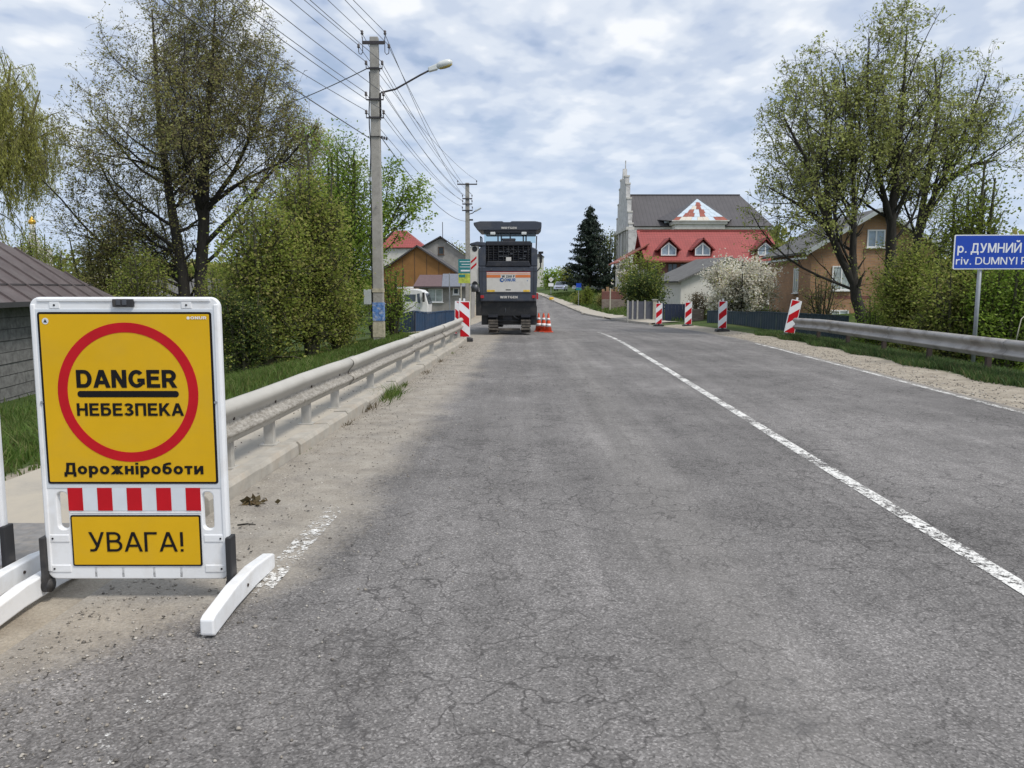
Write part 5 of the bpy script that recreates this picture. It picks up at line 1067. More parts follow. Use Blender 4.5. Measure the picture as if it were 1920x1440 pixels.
for i, pin in enumerate(pins):
    a = P1 + np.array(pin); q = far_pins[min(i, 7) if i < 4 else (i - 2) % 8]; wire(a, P2 + np.array(q), .45, 'wire from the ' + pin_names[i] + ' to the far pole', .009)
    # back towards and past the camera, to a pole behind the viewer
    x = pin[0]; dx = -3.9 + x * 1.6 - (0.35 * (i % 3)); wire(a, (P1[0] + dx, -14, P1[2] + pin[2] + .1 - .12 * (i % 2)), .5, 'wire from the ' + pin_names[i] + ' out of the picture top', .009)
wire(P1 + np.array((-.2, -.1, zp(131))), W(470, 215, 40), .15, 'single service wire slanting down from the pole into the left trees', .016)
wire(P1 + np.array((-.15, -.1, zp(260))), (P1[0] - 5.0, -14, zp(150) + z0), .4, 'bundled cable leaving the pole below the lamp bracket', .014)
wire(P1 + np.array((.2, -.1, zp(258))), P2 + np.array((-.1, -.1, zq(415))), .6, 'low bundled cable from the near pole to the far pole', .014)

# ------------------------------------------------------------------ river sign
rv = thing('river_sign', 'blue rectangular river name sign on grey pole behind the right barrier', 'sign', (A(1828, 620, 15.6)[0], 15.6, 0), R(-4))
zs = lambda py: A(1828, py, 15.6)[1]; gz = Hs(rv.location.x, 15.6) - .2; xo = A(1790, 470, 15.6)[0] - rv.location.x; SW = 2.25
for x in (.03, SW + xo - .45):
    MB().tube([(x, .05, gz), (x, .05, zs(448))], .04, 12).build('pole', 'galv_pole', rv, True)
curve_plate('board', [rrect(xo, xo + SW, zs(505), zs(440), .03)], 0, .02, 'film_white', rv)
curve_plate('blue_face', [rrect(xo + .02, xo + SW - .02, zs(505) + .02, zs(440) - .02, .02)], -.0115, .002, 'film_blue', rv)
ws = 15.6 / F
letters('lettering_cyrillic', 'р. ДУМНИЙ ПОТІК', 'film_white', rv, xo + .065 + .985, -.0135, zs(474), 1.97, 17.5 * ws, .15)
letters('lettering_latin', 'riv. DUMNYI POTIK', 'film_white', rv, xo + .05 + .94, -.0135, zs(496), 1.88, 13.5 * ws, .13)
# small things lying about
def debris(name, label, pts, r, mat, loc, k=5):
    o = MB().tube(pts, r, k).build(name, mat, None, True); o.location = loc; tag(o, label, name.replace('_', ' '))
debris('twig', 'thin dark twig lying on the sand beside the sign', [(0, 0, .008), (.06, .02, .01), (.12, .01, .008)], [.006, .005, .003], 'bark_dark', (-1.86, 5.05, .0))
o = tag(bpy.data.objects.new('dry_leaf_clump', None), 'clump of dry brown leaves by the kerb right of the sign', 'leaves'); COL.objects.link(o); o.location = (-1.95, 5.55, 0)
rgl = np.random.default_rng(77); v, q = leaves(np.abs(rgl.standard_normal((40, 3))) * np.array([.05, .04, .015]), rgl, .07, .6); tag(link('leaf_litter', fast_mesh('leaf_litter', v, q), 'leaf_brown', o), kind='stuff')
rgl = np.random.default_rng(78); n = 900; Y_ = rgl.uniform(3.0, 22, n); X_ = xl(Y_) + .05 + rgl.gamma(1.3, .4, n); k_ = X_ < xl(Y_) + 1.3; pts = np.stack([X_, Y_, np.zeros(n) + .008], -1)[k_]
v, q = leaves(pts, rgl, .028, .5); v[:, 2] = np.abs(v[:, 2] - .008) * .35 + .008; tag(link('leaf_litter', fast_mesh('leaf_litter', v, q), 'bark_dark'), 'specks of litter and crumbs scattered over the sand', 'litter', kind='stuff')
v_ = MB().tube([(0, 0, 0), (.03, .0, .22), (.1, .05, .42), (.18, .06, .5)], [.01, .009, .008, .006], 6).build('bent_pipe', 'fence_post_cream', None, True); v_.location = W(1905, 640, 14.6); tag(v_, 'thin pale bent rod sticking up at the right edge', 'rod')
# ------------------------------------------------------------------ buildings
def wallpoly(name, pts, th, mat, parent): return MB().slab(pts, th).build(name, mat, parent)
def window(parent, c, u, wid, hgt, n, frame='upvc', glass='glass_sky', mull=1, fw=.07, name='window', arch=None):
    """a window centred at c on a wall: u unit vector along the wall, n unit normal out of the wall"""
    c, u, n = (np.array(v, float) for v in (c, u, n)); z = np.array((0, 0, 1.0)); m = MB()
    def q(a0, a1, b0, b1, d0, d1): 
        vs = [c + u * a + z * b + n * d for d in (d0, d1) for a, b in ((a0, b0), (a1, b0), (a1, b1), (a0, b1))]
        m.add([tuple(v) for v in vs], [(0, 3, 2, 1), (4, 5, 6, 7), (0, 1, 5, 4), (1, 2, 6, 5), (2, 3, 7, 6), (3, 0, 4, 7)])
    w2, h2 = wid / 2, hgt / 2
    q(-w2, w2, -h2, -h2 + fw, -.02, .05); q(-w2, w2, h2 - fw, h2, -.02, .05); q(-w2, -w2 + fw, -h2 + fw, h2 - fw, -.02, .05); q(w2 - fw, w2, -h2 + fw, h2 - fw, -.02, .05)
    for i in range(mull): a = -w2 + wid * (i + 1) / (mull + 1); q(a - fw * .5, a + fw * .5, -h2 + fw, h2 - fw, -.02, .048)
    o = m.build(name, frame, parent); m = MB()
    vs = [c + u * a + z * b + n * .02 for a, b in ((-w2 + fw * .5, -h2 + fw * .5), (w2 - fw * .5, -h2 + fw * .5), (w2 - fw * .5, h2 - fw * .5), (-w2 + fw * .5, h2 - fw * .5))]
    MB().add([tuple(v) for v in vs], [(0, 1, 2, 3)]).build('pane', glass, o)
    s_ = MB(); vs = [c + u * a + z * b + n * d for d in (-.02, .12) for a, b in ((-w2 - .06, -h2 - .05), (w2 + .06, -h2 - .05), (w2 + .06, -h2 - .003), (-w2 - .06, -h2 - .003))]
    s_.add([tuple(v) for v in vs], [(0, 3, 2, 1), (4, 5, 6, 7), (0, 1, 5, 4), (1, 2, 6, 5), (2, 3, 7, 6), (3, 0, 4, 7)]).build('sill', frame, o)
    return o
def house(name, label, loc, rz, w_, d_, h_, rise, wall, roof, over=.35, ridge='y', base=-1.5, roof_th=.12, wallname='wall', rakes=None, gable_mat=None):
    """a plain gabled house: footprint w_ by d_ with its front left corner at the origin, front on y=0; ridge along 'x' or 'y'"""
    t = thing(name, label, 'house', loc, rz)
    if ridge == 'y':
        body = [(0, base), (w_, base), (w_, h_), (w_ / 2, h_ + rise), (0, h_)]; MB().prism(body, 0, d_).build('wall', wall, t)
        k = rise / (w_ / 2); o = over
        for i, q in enumerate((((-o, -o, h_ - o * k + .03), (w_ / 2, -o, h_ + rise + .03), (w_ / 2, d_ + o, h_ + rise + .03), (-o, d_ + o, h_ - o * k + .03)), ((w_ / 2, -o, h_ + rise + .03), (w_ + o, -o, h_ - o * k + .03), (w_ + o, d_ + o, h_ - o * k + .03), (w_ / 2, d_ + o, h_ + rise + .03)))):
            r = MB().slab([(a, b, c + roof_th) for a, b, c in q], roof_th).build('roof', roof, t)
    else:
        body = [(0, base), (d_, base), (d_, h_), (d_ / 2, h_ + rise), (0, h_)]; MB().prism(body, 0, w_, 'x').build('wall', wall, t)
        k = rise / (d_ / 2); o = over
        for q in (((-o, -o, h_ - o * k + .03), (w_ + o, -o, h_ - o * k + .03), (w_ + o, d_ / 2, h_ + rise + .03), (-o, d_ / 2, h_ + rise + .03)), ((-o, d_ / 2, h_ + rise + .03), (w_ + o, d_ / 2, h_ + rise + .03), (w_ + o, d_ + o, h_ - o * k + .03), (-o, d_ + o, h_ - o * k + .03))):
            MB().slab([(a, b, c + roof_th) for a, b, c in q], roof_th).build('roof', roof, t)
    return t
FN = (0, -1, 0)
# the weathered shed at the left edge: long side receding, hipped sheet-metal roof
sh = thing('shed', 'weathered grey board shed with brown sheet metal hip roof at left', 'shed', (-11.6, 15.6, -1.15), 0)
A0 = np.array((-11.6, 15.6, -1.15))
e0 = np.array(W(-90, 583, 15.4)) - A0; e1 = np.array(W(214, 556, 24.5)) - A0                     # near and far end of the eave
wd = (e1 - e0); wd[2] = 0; L = np.linalg.norm(wd); wd /= L; nrm = np.array((wd[1], -wd[0], 0))      # nrm: out of the wall, to the right
ez = 2.33
def shp(s, out, z): p = np.array((e0[0], e0[1], 0)) + wd * s - nrm * out; return (float(p[0]), float(p[1]), z)
inset = .35
vs = [shp(.4, inset, -.5), shp(L - .4, inset, -.5), shp(L - .4, inset + 5, -.5), shp(.4, inset + 5, -.5)]; vs += [(a, b, ez) for a, b, c in vs]
core = MB().add(vs, [(0, 1, 2, 3), (4, 5, 6, 7), (0, 1, 5, 4), (1, 2, 6, 5), (2, 3, 7, 6), (3, 0, 4, 7)]).build('wall', 'dark_board', sh)
rs = random.Random(21); nb = 9; bh = (ez + .1) / nb
for i in range(nb):                                               # split-faced cladding boards, course by course
    s = .4
    while s < L - .45:
        l2 = min(rs.uniform(3.2, 5.5), L - .4 - s); z0_ = i * bh - .1
        d0 = inset - .03 - rs.uniform(0, .012); q = [shp(s, d0, z0_), shp(s + l2 - .012, d0, z0_), shp(s + l2 - .012, d0 + .012, z0_ + bh - .014), shp(s, d0 + .012, z0_ + bh - .014)]
        MB().slab(q, -.028 if False else .028).build('cladding_board', 'board_grey', core); s += l2
ap = np.array(W(-150, 360, 24.0)) - A0
# roof: two slopes meeting in a hip that runs down to the far right corner
rf = MB(); E0, E1 = shp(-.3, -.1, ez + .08), shp(L + .1, -.1, ez + .08); E2 = shp(L + .1, 5.6, ez + .08); E3 = shp(-.3, 5.6, ez + .08)
T1 = shp(L - 2.9, 2.75, ez + 2.15); T0 = shp(2.4, 2.75, ez + 2.15)
for nm, q in (('roof', [E0, E1, T1, T0]), ('roof', [E1, E2, T1]), ('roof', [E2, E3, T0, T1]), ('roof', [E3, E0, T0])):
    o_ = MB().slab(q, .05).build(nm, 'roof_brown', sh)
    if q[0] is E0: main = o_
rib_n = 9
for i in range(rib_n):                                            # standing seams of the near slope
    s = .5 + i * (L - .6) / rib_n; f = min(1.0, max(.02, (L - s) / 2.9, 0)); f = min(1.0, (L + .1 - s) / 3.0)
    a = np.array(shp(s, -.1, ez + .11)); up = np.array(shp(s, 2.75, ez + 2.18)); b_ = a + (up - a) * f
    MB().bar(a, b_, .05, .05).build('roof_seam', 'roof_brown', main)
a = np.array(shp(-.3, .45, ez + .515)); b_ = np.array(shp(L - .45, .45, ez + .515)); MB().bar(a, b_, .03, .02).build('roof_joint', 'dark_board', main)
MB().bar(shp(-.3, -.12, ez + .04), shp(L + .1, -.12, ez + .04), .03, .12).build('eave_board', 'dark_board', sh)
# far white-roofed house behind the shed
h = house('house', 'far house with pale sheet roof behind the shed', W(150, 540, 62), 0, 4.2, 7, 1.2, 1.7, 'plaster_light', 'metal_cream', ridge='x', base=-1.5); h.location.z = -.1
h = house('house', 'low pale house half hidden behind the two tall trunks', W(262, 560, 60), R(4), 7, 6, 1.4, 1.4, 'plaster_light', 'asbestos', ridge='x'); h.location.z = -.6
for x in (1.5, 4.5): window(h, (x, 0, .5), (1, 0, 0), 1, .9, FN)
# small church with golden dome, far left
dm = thing('domed_chapel', 'far chapel with small golden dome above the shed roof', 'chapel', (*A(47, 470, 130)[:1], 130, 2)); zt = A(47, 400, 130)[1] - 2
MB().box(-1.6, 1.6, 0, 5, -3, zt - 5.5).build('wall', 'church_wall', dm); MB().lathe([(.45, zt - 3.0), (.45, zt - 1.6)], 12, (0, 2.5, 0)).build('drum', 'church_wall', dm, True); MB().lathe([(1.1, zt - 5.5), (.9, zt - 4.6), (.42, zt - 3.0)], 12, (0, 2.5, 0)).build('lower_roof', 'church_stone', dm, True)
MB().lathe([(.45, zt - 1.6), (.62, zt - 1.25), (.5, zt - .9), (.2, zt - .6), (.05, zt - .3), (.03, zt)], 14, (0, 2.5, 0)).build('dome', 'gold', dm, True)
# ochre gable house and the low grey annexe in front of it
x0 = A(696, 520, 66)[0]; x1 = A(870, 520, 66)[0]; zo = A(783, 463, 66)[1]; ze = A(870, 522, 66)[1]
oc = house('house', 'house with ochre boarded gable behind the blue fence', (x0, 66, 0), 0, x1 - x0, 9, ze, zo - ze, 'gable_ochre', 'roof_dark', over=.3)
for i in range(7): MB().box((x1 - x0) * (.08 + .13 * i) - .02, (x1 - x0) * (.08 + .13 * i) + .02, -.02, .0, ze - 1, ze + .1 + (zo - ze) * max(0, 1 - abs(.16 + .26 * i - 1)) * .9).build('gable_batten', 'wood_brown', oc)
an = thing('annexe', 'low grey annexe with white windows under a purple and grey fascia', 'annexe', (A(786, 560, 60)[0], 60, 0)); wa = A(884, 560, 60)[0] - an.location.x
za = lambda py: A(830, py, 60)[1]
MB().box(0, wa, 0, 5, -1.5, za(534)).build('wall', 'plaster_grey', an)
xm = A(829, 525, 60)[0] - an.location.x
MB().prism([(-.35, za(538)), (.2 - .55, za(537)), (-.1, za(515)), (0, za(515))], 0, 0.001)
MB().slab([(-.4, -.5, za(537)), (xm, -.5, za(537)), (xm, .6, za(515)), (.0, .6, za(515))], .08).build('fascia', 'porch_purple', an); MB().slab([(xm + .01, -.5, za(537)), (wa + .2, -.5, za(537)), (wa + .2, .6, za(513)), (xm + .01, .6, za(513))], .08).build('fascia', 'porch_grey', an)
MB().bar((-.4, -.5, za(539)), (wa + .2, -.5, za(539)), .06, .07).build('gutter', 'roof_dark', an)
window(an, (A(817, 555, 60)[0] - an.location.x, 0, za(554)), (1, 0, 0), 1.1, 1.05, FN, glass='curtain'); window(an, (A(855, 546, 60)[0] - an.location.x, 0, za(546)), (1, 0, 0), .5, .55, FN, mull=0, fw=.1, glass='glass_dark')
# grey gable house
x0, ze = A(786, 470, 82); x1 = A(884, 487, 82)[0]; zo = A(826, 446, 82)[1]; gh = thing('house', 'bare grey plaster gable house with one small window', 'house', (x0, 82, 0)); wq = x1 - x0; xa = A(826, 446, 82)[0] - x0
zl, zr_ = A(786, 468, 82)[1], A(884, 487, 82)[1]
MB().prism([(0, -1), (wq, -1), (wq, zr_), (xa, zo), (0, zl)], 0, 8).build('wall', 'plaster_grey', gh)
for q in ([(-.2, -.3, zl - .05), (xa, -.3, zo + .1), (xa, 8.3, zo + .1), (-.2, 8.3, zl - .05)], [(xa, -.3, zo + .1), (wq + .2, -.3, zr_ + .02), (wq + .2, 8.3, zr_ + .02), (xa, 8.3, zo + .1)]): MB().slab([(a, b, c + .1) for a, b, c in q], .12).build('roof', 'roof_dark', gh)
window(gh, (A(827, 470, 82)[0] - x0, 0, A(827, 470, 82)[1]), (1, 0, 0), .6, .8, FN, frame='wood_brown', glass='glass_dark', mull=0); MB().tube([(wq * .42, 2, zo - .5), (wq * .42, 2, zo + 1.8)], .04, 6).build('aerial', 'pole_iron', gh)
# red hip roof house far left
x0 = A(690, 470, 96)[0]; x1 = A(797, 465, 96)[0]; ze = A(795, 464, 96)[1]; zo = A(745, 432, 100)[1]; rh = thing('house', 'house with red hipped roof partly hidden behind the ochre gable', 'house', (x0, 96, 0)); wq = x1 - x0
MB().box(.3, wq - .3, .3, 8, -1, ze).build('wall', 'plaster_white', rh); xm0, xm1 = wq * .42, wq * .6
for q in ([(0, 0, ze), (wq, 0, ze), (xm1, 4, zo), (xm0, 4, zo)], [(wq, 0, ze), (wq, 8.3, ze), (xm1, 4, zo)], [(wq, 8.3, ze), (0, 8.3, ze), (xm0, 4, zo), (xm1, 4, zo)], [(0, 8.3, ze), (0, 0, ze), (xm0, 4, zo)]): MB().slab(q, .1).build('roof', 'red_tiles', rh)
# the big church on the hill
Yc = 110.0; cx0 = A(1187, 430, Yc)[0]; ch = thing('church', 'large pale church with dark roof and stepped spire gable', 'church', (cx0, Yc, 1.0)); cz = lambda py, Y=Yc: A(1300, py, Y)[1] - 1.0; cxp = lambda px, Y=Yc: A(px, 420, Y)[0] - cx0
ce, cr = cz(424), cz(366, Yc + 7); Lc = cxp(1450)
MB().box(.2, Lc - .5, .3, 13.7, -3, ce - .1).build('wall', 'church_wall', ch); MB().box(-.1, Lc - .2, 0.0, 14, ce - .45, ce - .05).build('cornice', 'church_wall', ch, bevel=.08)
xr1 = cxp(1385, Yc + 7)
for q in ([(.1, -.2, ce), (Lc, -.2, ce), (xr1, 7, cr), (.1, 7, cr)], [(Lc, -.2, ce), (Lc, 14.2, ce), (xr1, 7, cr)], [(Lc, 14.2, ce), (.1, 14.2, ce), (.1, 7, cr), (xr1, 7, cr)]): MB().slab(q, .15).build('roof', 'church_roof', ch)
MB().box(.1, xr1, 6.85, 7.15, cr - .05, cr + .12).build('ridge_cap', 'church_roof', ch)
# stepped facade: an end wall much taller than the roof, seen nearly edge on
zt = cz(309, Yc + 7); steps = [(0, -3), (14, -3), (14, ce + .3), (13.1, ce + .3), (13.1, ce + 2.0), (12.0, ce + 2.0), (12.0, ce + 4.0), (10.7, ce + 4.0), (10.7, ce + 6.2), (9.6, ce + 6.2), (9.6, ce + 7.4), (8.2, ce + 7.4), (8.0, zt - 2.2), (7.4, zt - 2.0), (7.12, zt - .6), (6.88, zt - .6), (6.6, zt - 2.0), (6.0, zt - 2.2), (5.8, ce + 7.4), (4.4, ce + 7.4), (4.4, ce + 6.2), (3.3, ce + 6.2), (3.3, ce + 4.0), (2.0, ce + 4.0), (2.0, ce + 2.0), (.9, ce + 2.0), (.9, ce + .3), (0, ce + .3)]
fcd = MB().prism(steps, -.6, .0, 'x').build('stepped_gable', 'church_stone', ch)
for (y0, y1, z_) in ((0, .9, ce + .3), (.9, 2.0, ce + 2.0), (2.0, 3.3, ce + 4.0), (3.3, 4.4, ce + 6.2), (4.4, 5.8, ce + 7.4), (12.0, 13.1, ce + 2), (10.7, 12, ce + 4), (9.6, 10.7, ce + 6.2), (8.2, 9.6, ce + 7.4)): MB().box(-.66, .06, y0 - .08, y1 + .02, z_ - .02, z_ + .2).build('coping', 'church_wall', fcd)
for yy in (.5, 2.8, 5.2, 8.8, 11.2, 13.5): MB().box(-.85, -.59, yy - .35, yy + .35, -3, ce - .2).build('pilaster', 'church_wall', fcd)
MB().box(-1.0, .15, -.2, 14.2, ce - .5, ce - .1).build('band', 'church_wall', fcd); MB().tube([(-.2, 7, zt - .7), (-.2, 7, zt + .6)], .08, 8).build('finial', 'church_stone', fcd)
MB().box(.3, 1.1, -.16, .05, ce - 2.3, ce - .6).build('rust_panel', 'metal_rust', ch); MB().box(-.7, .5, -.35, .3, -3, ce - .5).build('corner_pier', 'church_stone', ch); MB().box(2.2, 2.7, -.1, .3, -3, ce - .5).build('pilaster', 'church_wall', ch)
# side chapel with a patched triangular roof
Yt = Yc - 2.5; ta, tb = cxp(1262, Yt), cxp(1364, Yt); tz = A(1300, 414, Yt)[1] - 1.0; apx = np.array((cxp(1306, Yc + 3.2), 3.2, A(1306, 373, Yc + 3.2)[1] - 1.0))
tc_ = MB().box(ta + .5, tb - .5, -2.2, 1, -3, tz - .3).build('side_chapel', 'church_wall', ch); MB().box(ta, tb, -2.6, .8, tz - .5, tz - .02).build('cornice', 'church_wall', tc_, bevel=.1); MB().box(ta + .3, tb - .3, -2.4, .8, tz - 1.1, tz - .5).build('frieze', 'church_wall', tc_)
q0, q1 = np.array((ta - .1, -2.6, tz)), np.array((tb + .1, -2.6, tz))
tri = MB().slab([tuple(q0), tuple(q1), tuple(apx)], .12).build('chapel_roof', 'metal_cream', ch)
MB().slab([tuple(q1), (tb + 1.8, 1.6, tz + .6), tuple(apx + np.array((.3, .8, .1)))], .1).build('chapel_roof', 'church_roof', ch); MB().slab([(ta - 1.6, 1.4, tz + .5), tuple(q0), tuple(apx)], .1).build('chapel_roof', 'church_roof', ch)
rs = random.Random(5); rows = 6; nrm_t = np.cross(q1 - q0, apx - q0); nrm_t /= np.linalg.norm(nrm_t)
for i in range(rows):                                             # loose metal sheets, silver over rust
    f0, f1 = i / rows, (i + .96) / rows; cols = max(1, 9 - int(1.5 * i))
    for j in range(cols):
        def tp(u, f): return q0 + (q1 - q0) * u * 1.0 + (apx - (q0 + (q1 - q0) * u)) * f
        u0, u1 = j / cols, (j + .97) / cols
        edge = (j in (0,) and i > 1) or i >= 5 or (u0 + .5 * (1 - .0) * 0 > .55 and i >= 1 and j >= cols - 3)
        mt = 'metal_silver' if (edge or rs.random() < .18) else ('metal_rust' if rs.random() < .85 else 'metal_cream')
        if i == 0 and j >= cols - 2: mt = 'metal_rust'
        if f1 > .985: f1 = .98
        qq = [tp(u0, f0), tp(u1, f0), tp(u1, f1), tp(u0, f1)]; d = nrm_t * (.03 + .012 * ((i + j) % 3))
        MB().slab([tuple(p + d) for p in qq], .02).build('roof_sheet', mt, tri)
MB().bar(tuple(q0 + np.array((-.1, -.05, .0))), tuple(q1 + np.array((.1, -.05, .0))), .2, .16).build('gutter', 'church_wall', tri)
bx_ = MB().box(cxp(1246), cxp(1254), -.3, .3, cz(418), cz(413)).build('roof_hatch', 'metal_silver', ch)
# the red-roofed house in front of it
Yr = 80.0; rx0 = A(1212, 480, Yr)[0]; rd = thing('house', 'long brick house with bright red roof and three dormers below the church', 'house', (rx0, Yr, 0)); rxp = lambda px, Y=Yr: A(px, 460, Y)[0] - rx0; rz_ = lambda py, Y=Yr: A(1330, py, Y)[1]
re_, rr_ = rz_(489), rz_(433, Yr + 4.2); Lr = rxp(1462)
MB().prism([(.5, -1), (8.2, -1), (8.2, re_ - .1), (4.3, rr_ - .25), (.5, re_ - .1)], .5, Lr - .3, 'x').build('wall', 'brick_red', rd)
for q in ([(-.1, -.25, re_), (Lr + .2, -.25, re_), (Lr - .1, 4.2, rr_), (-.25, 4.2, rr_)], [(-.25, 4.2, rr_), (Lr - .1, 4.2, rr_), (Lr + .2, 8.7, re_), (-.1, 8.7, re_)]): o_ = MB().slab(q, .14).build('roof', 'red_tiles', rd)
MB().bar((-.3, 4.2, rr_ + .04), (Lr, 4.2, rr_ + .04), .3, .16).build('ridge_cap', 'red_tiles', rd); MB().bar((Lr - .1, 4.2, rr_), (Lr + .25, -.25, re_), .3, .2).build('verge_cap', 'red_tiles', rd); MB().bar((-.25, 4.2, rr_), (-.1, -.25, re_), .3, .2).build('verge_cap', 'red_tiles', rd)
MB().bar((-.2, -.33, re_ - .1), (Lr + .2, -.33, re_ - .1), .14, .12).build('gutter', 'metal_rust', rd)
for px in (1255, 1319, 1437):                                     # dormers with a pointed white window
    xx = rxp(px); zb, zs_, za_ = rz_(478), rz_(465), rz_(452); y0 = .35
    dmr = MB().prism([(xx - .85, zb - .15), (xx + .85, zb - .15), (xx + .85, zs_), (xx, za_ + .02), (xx - .85, zs_)], y0, 3.4).build('dormer', 'red_tiles', rd)
    for s in (-1, 1): MB().slab([(xx, y0 - .35, za_ + .38), (xx + s * 1.3, y0 - .35, zs_ - .18), (xx + s * 1.3, 3.6, zs_ - .18), (xx, 3.6, za_ + .38)][::s], .12).build('dormer_roof', 'red_tiles', dmr)
    fr_ = curve_plate('window', [[(xx - .78, zb - .05), (xx + .78, zb - .05), (xx + .78, zs_ - .05), (xx, za_ - .12), (xx - .78, zs_ - .05)], [(xx - .68, zb + .05), (xx - .07, zb + .05), (xx - .07, za_ - .30), (xx - .68, zs_ - .1)][::-1], [(xx + .07, zb + .05), (xx + .68, zb + .05), (xx + .68, zs_ - .1), (xx + .07, za_ - .30)][::-1]], y0 - .06, .08, 'upvc', dmr)
    MB().prism([(xx - .7, zb), (xx + .7, zb), (xx + .7, zs_ - .1), (xx, za_ - .2), (xx - .7, zs_ - .1)], y0 - .045, y0 - .005).build('pane', 'glass_sky', fr_)
for px in (1225, 1262, 1285): window(rd, (rxp(px, Yr + .5), .5, rz_(505)), (1, 0, 0), 1.0, 1.2, FN, glass='glass_dark', frame='wood_brown')
MB().box(-2.2, .5, 1.5, 7, -1, rz_(505)).build('side_wing', 'plaster_white', rd); MB().slab([(-3.0, 1.0, rz_(492)), (.45, 1.0, rz_(455)), (.45, 7.4, rz_(455)), (-3.0, 7.4, rz_(492))], .12).build('wing_roof', 'metal_rust', rd)
# low white shed with a grey asbestos roof
ws_ = house('shed', 'low white plastered shed with sagging grey roof behind the navy gate', (*A(1268, 575, 50)[:1], 50, 0), R(-14), 7.4, 5, 2.45, 1.6, 'plaster_white', 'asbestos', over=.45, ridge='y', base=-1.6); tag(ws_, cat='shed'); ws_.rotation_euler[2] = R(12)
ws_.location = (A(1276, 560, 57)[0], 57, -.3)
# the brick house on the right
bh_ = house('house', 'orange brick two storey house with grey roof behind the lime trees', (A(1519, 540, 40)[0], 40, 0), R(-2), 6.4, 7, 3.55, 1.9, 'brick_orange', 'asbestos', over=.45, ridge='y', base=-2.2)
LX = (1, 0, 0)
window(bh_, (1.55, 0, 2.1), LX, .95, 1.25, FN, glass='curtain', mull=1); window(bh_, (4.3, 0, 2.1), LX, .95, 1.25, FN, glass='curtain'); window(bh_, (1.55, 0, .0), LX, .95, .95, FN, glass='curtain'); window(bh_, (4.3, 0, .0), LX, .95, .95, FN, glass='curtain'); window(bh_, (3.2, 0, 4.1), LX, .9, .9, FN, glass='glass_sky')
window(bh_, (0, 2.2, 2.0), (0, -1, 0), .75, 1.35, (-1, 0, 0), glass='curtain', mull=1); window(bh_, (0, 2.2, 3.05), (0, -1, 0), .75, .3, (-1, 0, 0), mull=0, glass='glass_dark', frame='brick_orange')
MB().bar((-.47, -.48, 3.12), (-.47, 7.4, 3.12), .12, .1).build('gutter', 'box_grey', bh_); MB().box(-.012, 6.412, -.012, 0.2, 1.05, 1.2).build('string_course', 'brick_red', bh_)
for a, b_ in (((-.46, -.5, 3.35), (3.2, -.5, 5.52)), ((6.86, -.5, 3.35), (3.2, -.5, 5.52))): MB().bar(a, b_, .06, .2).build('barge_board', 'box_grey', bh_)
# ruined low brick wall on the far right bank
lw = thing('low_wall', 'low old brick and rubble wall left of the grey picket fence', 'wall', (*A(1128, 570, 72)[:1], 72, -.6), R(-10)); wl = A(1176, 570, 72)[0] - lw.location.x
MB().box(0, wl, 0, .4, -.5, 1.15).build('rubble', 'brick_old', lw, bevel=.05); MB().box(0, wl * .92, .02, .38, 1.15, 1.9).build('brick_top', 'brick_red', lw, bevel=.03)
for i in range(6): MB().box(wl * i / 6, wl * i / 6 + .25, .05, .35, 1.9, 2.1 + .2 * (i % 2)).build('broken_brick', 'brick_orange', lw)
pt = MB().box(-.05, .05, -.05, .05, 0, 2.2).build('lone_post', 'fence_post_cream'); pt.location = (A(1144, 575, 70)[0], 70, -.6); tag(pt, 'thin pale post standing in front of the low brick wall', 'post')
gr = house('shed', 'far low shed with pale roof beyond the parked cars', (*A(1118, 540, 128)[:1], 128, .8), R(-6), 4.4, 5, 1.4, .8, 'plaster_white', 'metal_cream', ridge='x', base=-1.5); tag(gr, cat='shed')
tw = thing('tower_house', 'pale yellow far building edge beside the milling machine mirror', 'building', (*A(1003, 520, 170)[:1], 170, 3)); MB().box(0, 1.9, 0, 4, -3, A(1010, 482, 170)[1] - 3).build('wall', 'plaster_white', tw); MB().prism([(-.2, A(1010, 482, 170)[1] - 3), (2.1, A(1010, 482, 170)[1] - 3), (.95, A(1010, 474, 170)[1] - 3)], -.2, 4.2).build('roof', 'roof_dark', tw)
# ------------------------------------------------------------------ fences and gates
def sheet_fence(name, label, cat, pts, zb, zt, mat, n, parent=None, wave=.03, cap=None):
    """metal sheets side by side between posts; pts: the ends on the ground plan"""
    a, b = np.array(pts[0], float), np.array(pts[1], float); L_ = np.linalg.norm(b - a); ang = math.atan2(b[1] - a[1], b[0] - a[0]); t = thing(name, label, cat, (a[0], a[1], 0), ang); st_ = L_ / n; rs = random.Random(n)
    for i in range(n):
        f0, f1 = i / n, (i + 1) / n; za0, za1 = zt(f0), zt(f1); k = 6; vs, fs = [], []
        for j in range(k * 2 + 1):
            x = i * st_ + (st_ - .012) * j / (k * 2); f = x / L_; y = .012 if j % 2 else -.012
            vs += [(x, y, zb(f)), (x, y, zt(f) + rs.uniform(-.006, .006))]
        for j in range(k * 2): fs.append((2 * j, 2 * j + 2, 2 * j + 3, 2 * j + 1))
        o = MB().add(vs, fs).build('sheet', mat, t); md = o.modifiers.new('thick', 'SOLIDIFY'); md.thickness = .004
    m = MB(); 
    for i in range(n): m = MB().bar((i * st_, -.0, zt(i / n) + .025), ((i + 1) * st_ - .004, 0, zt((i + 1) / n) + .025), .06, .05); m.build('cap_rail', cap or mat, t)
    for i in range(n + 1): MB().box(min(i * st_, L_ - .06), min(i * st_, L_ - .06) + .06, .02, .08, zb(i / n) - .3, zt(min(1, i / n)) - .02).build('post', 'pole_iron', t)
    return t
zw = lambda px0, px1, py0, py1, Y: (A(px0, py0, Y)[1], A(px1, py1, Y)[1])
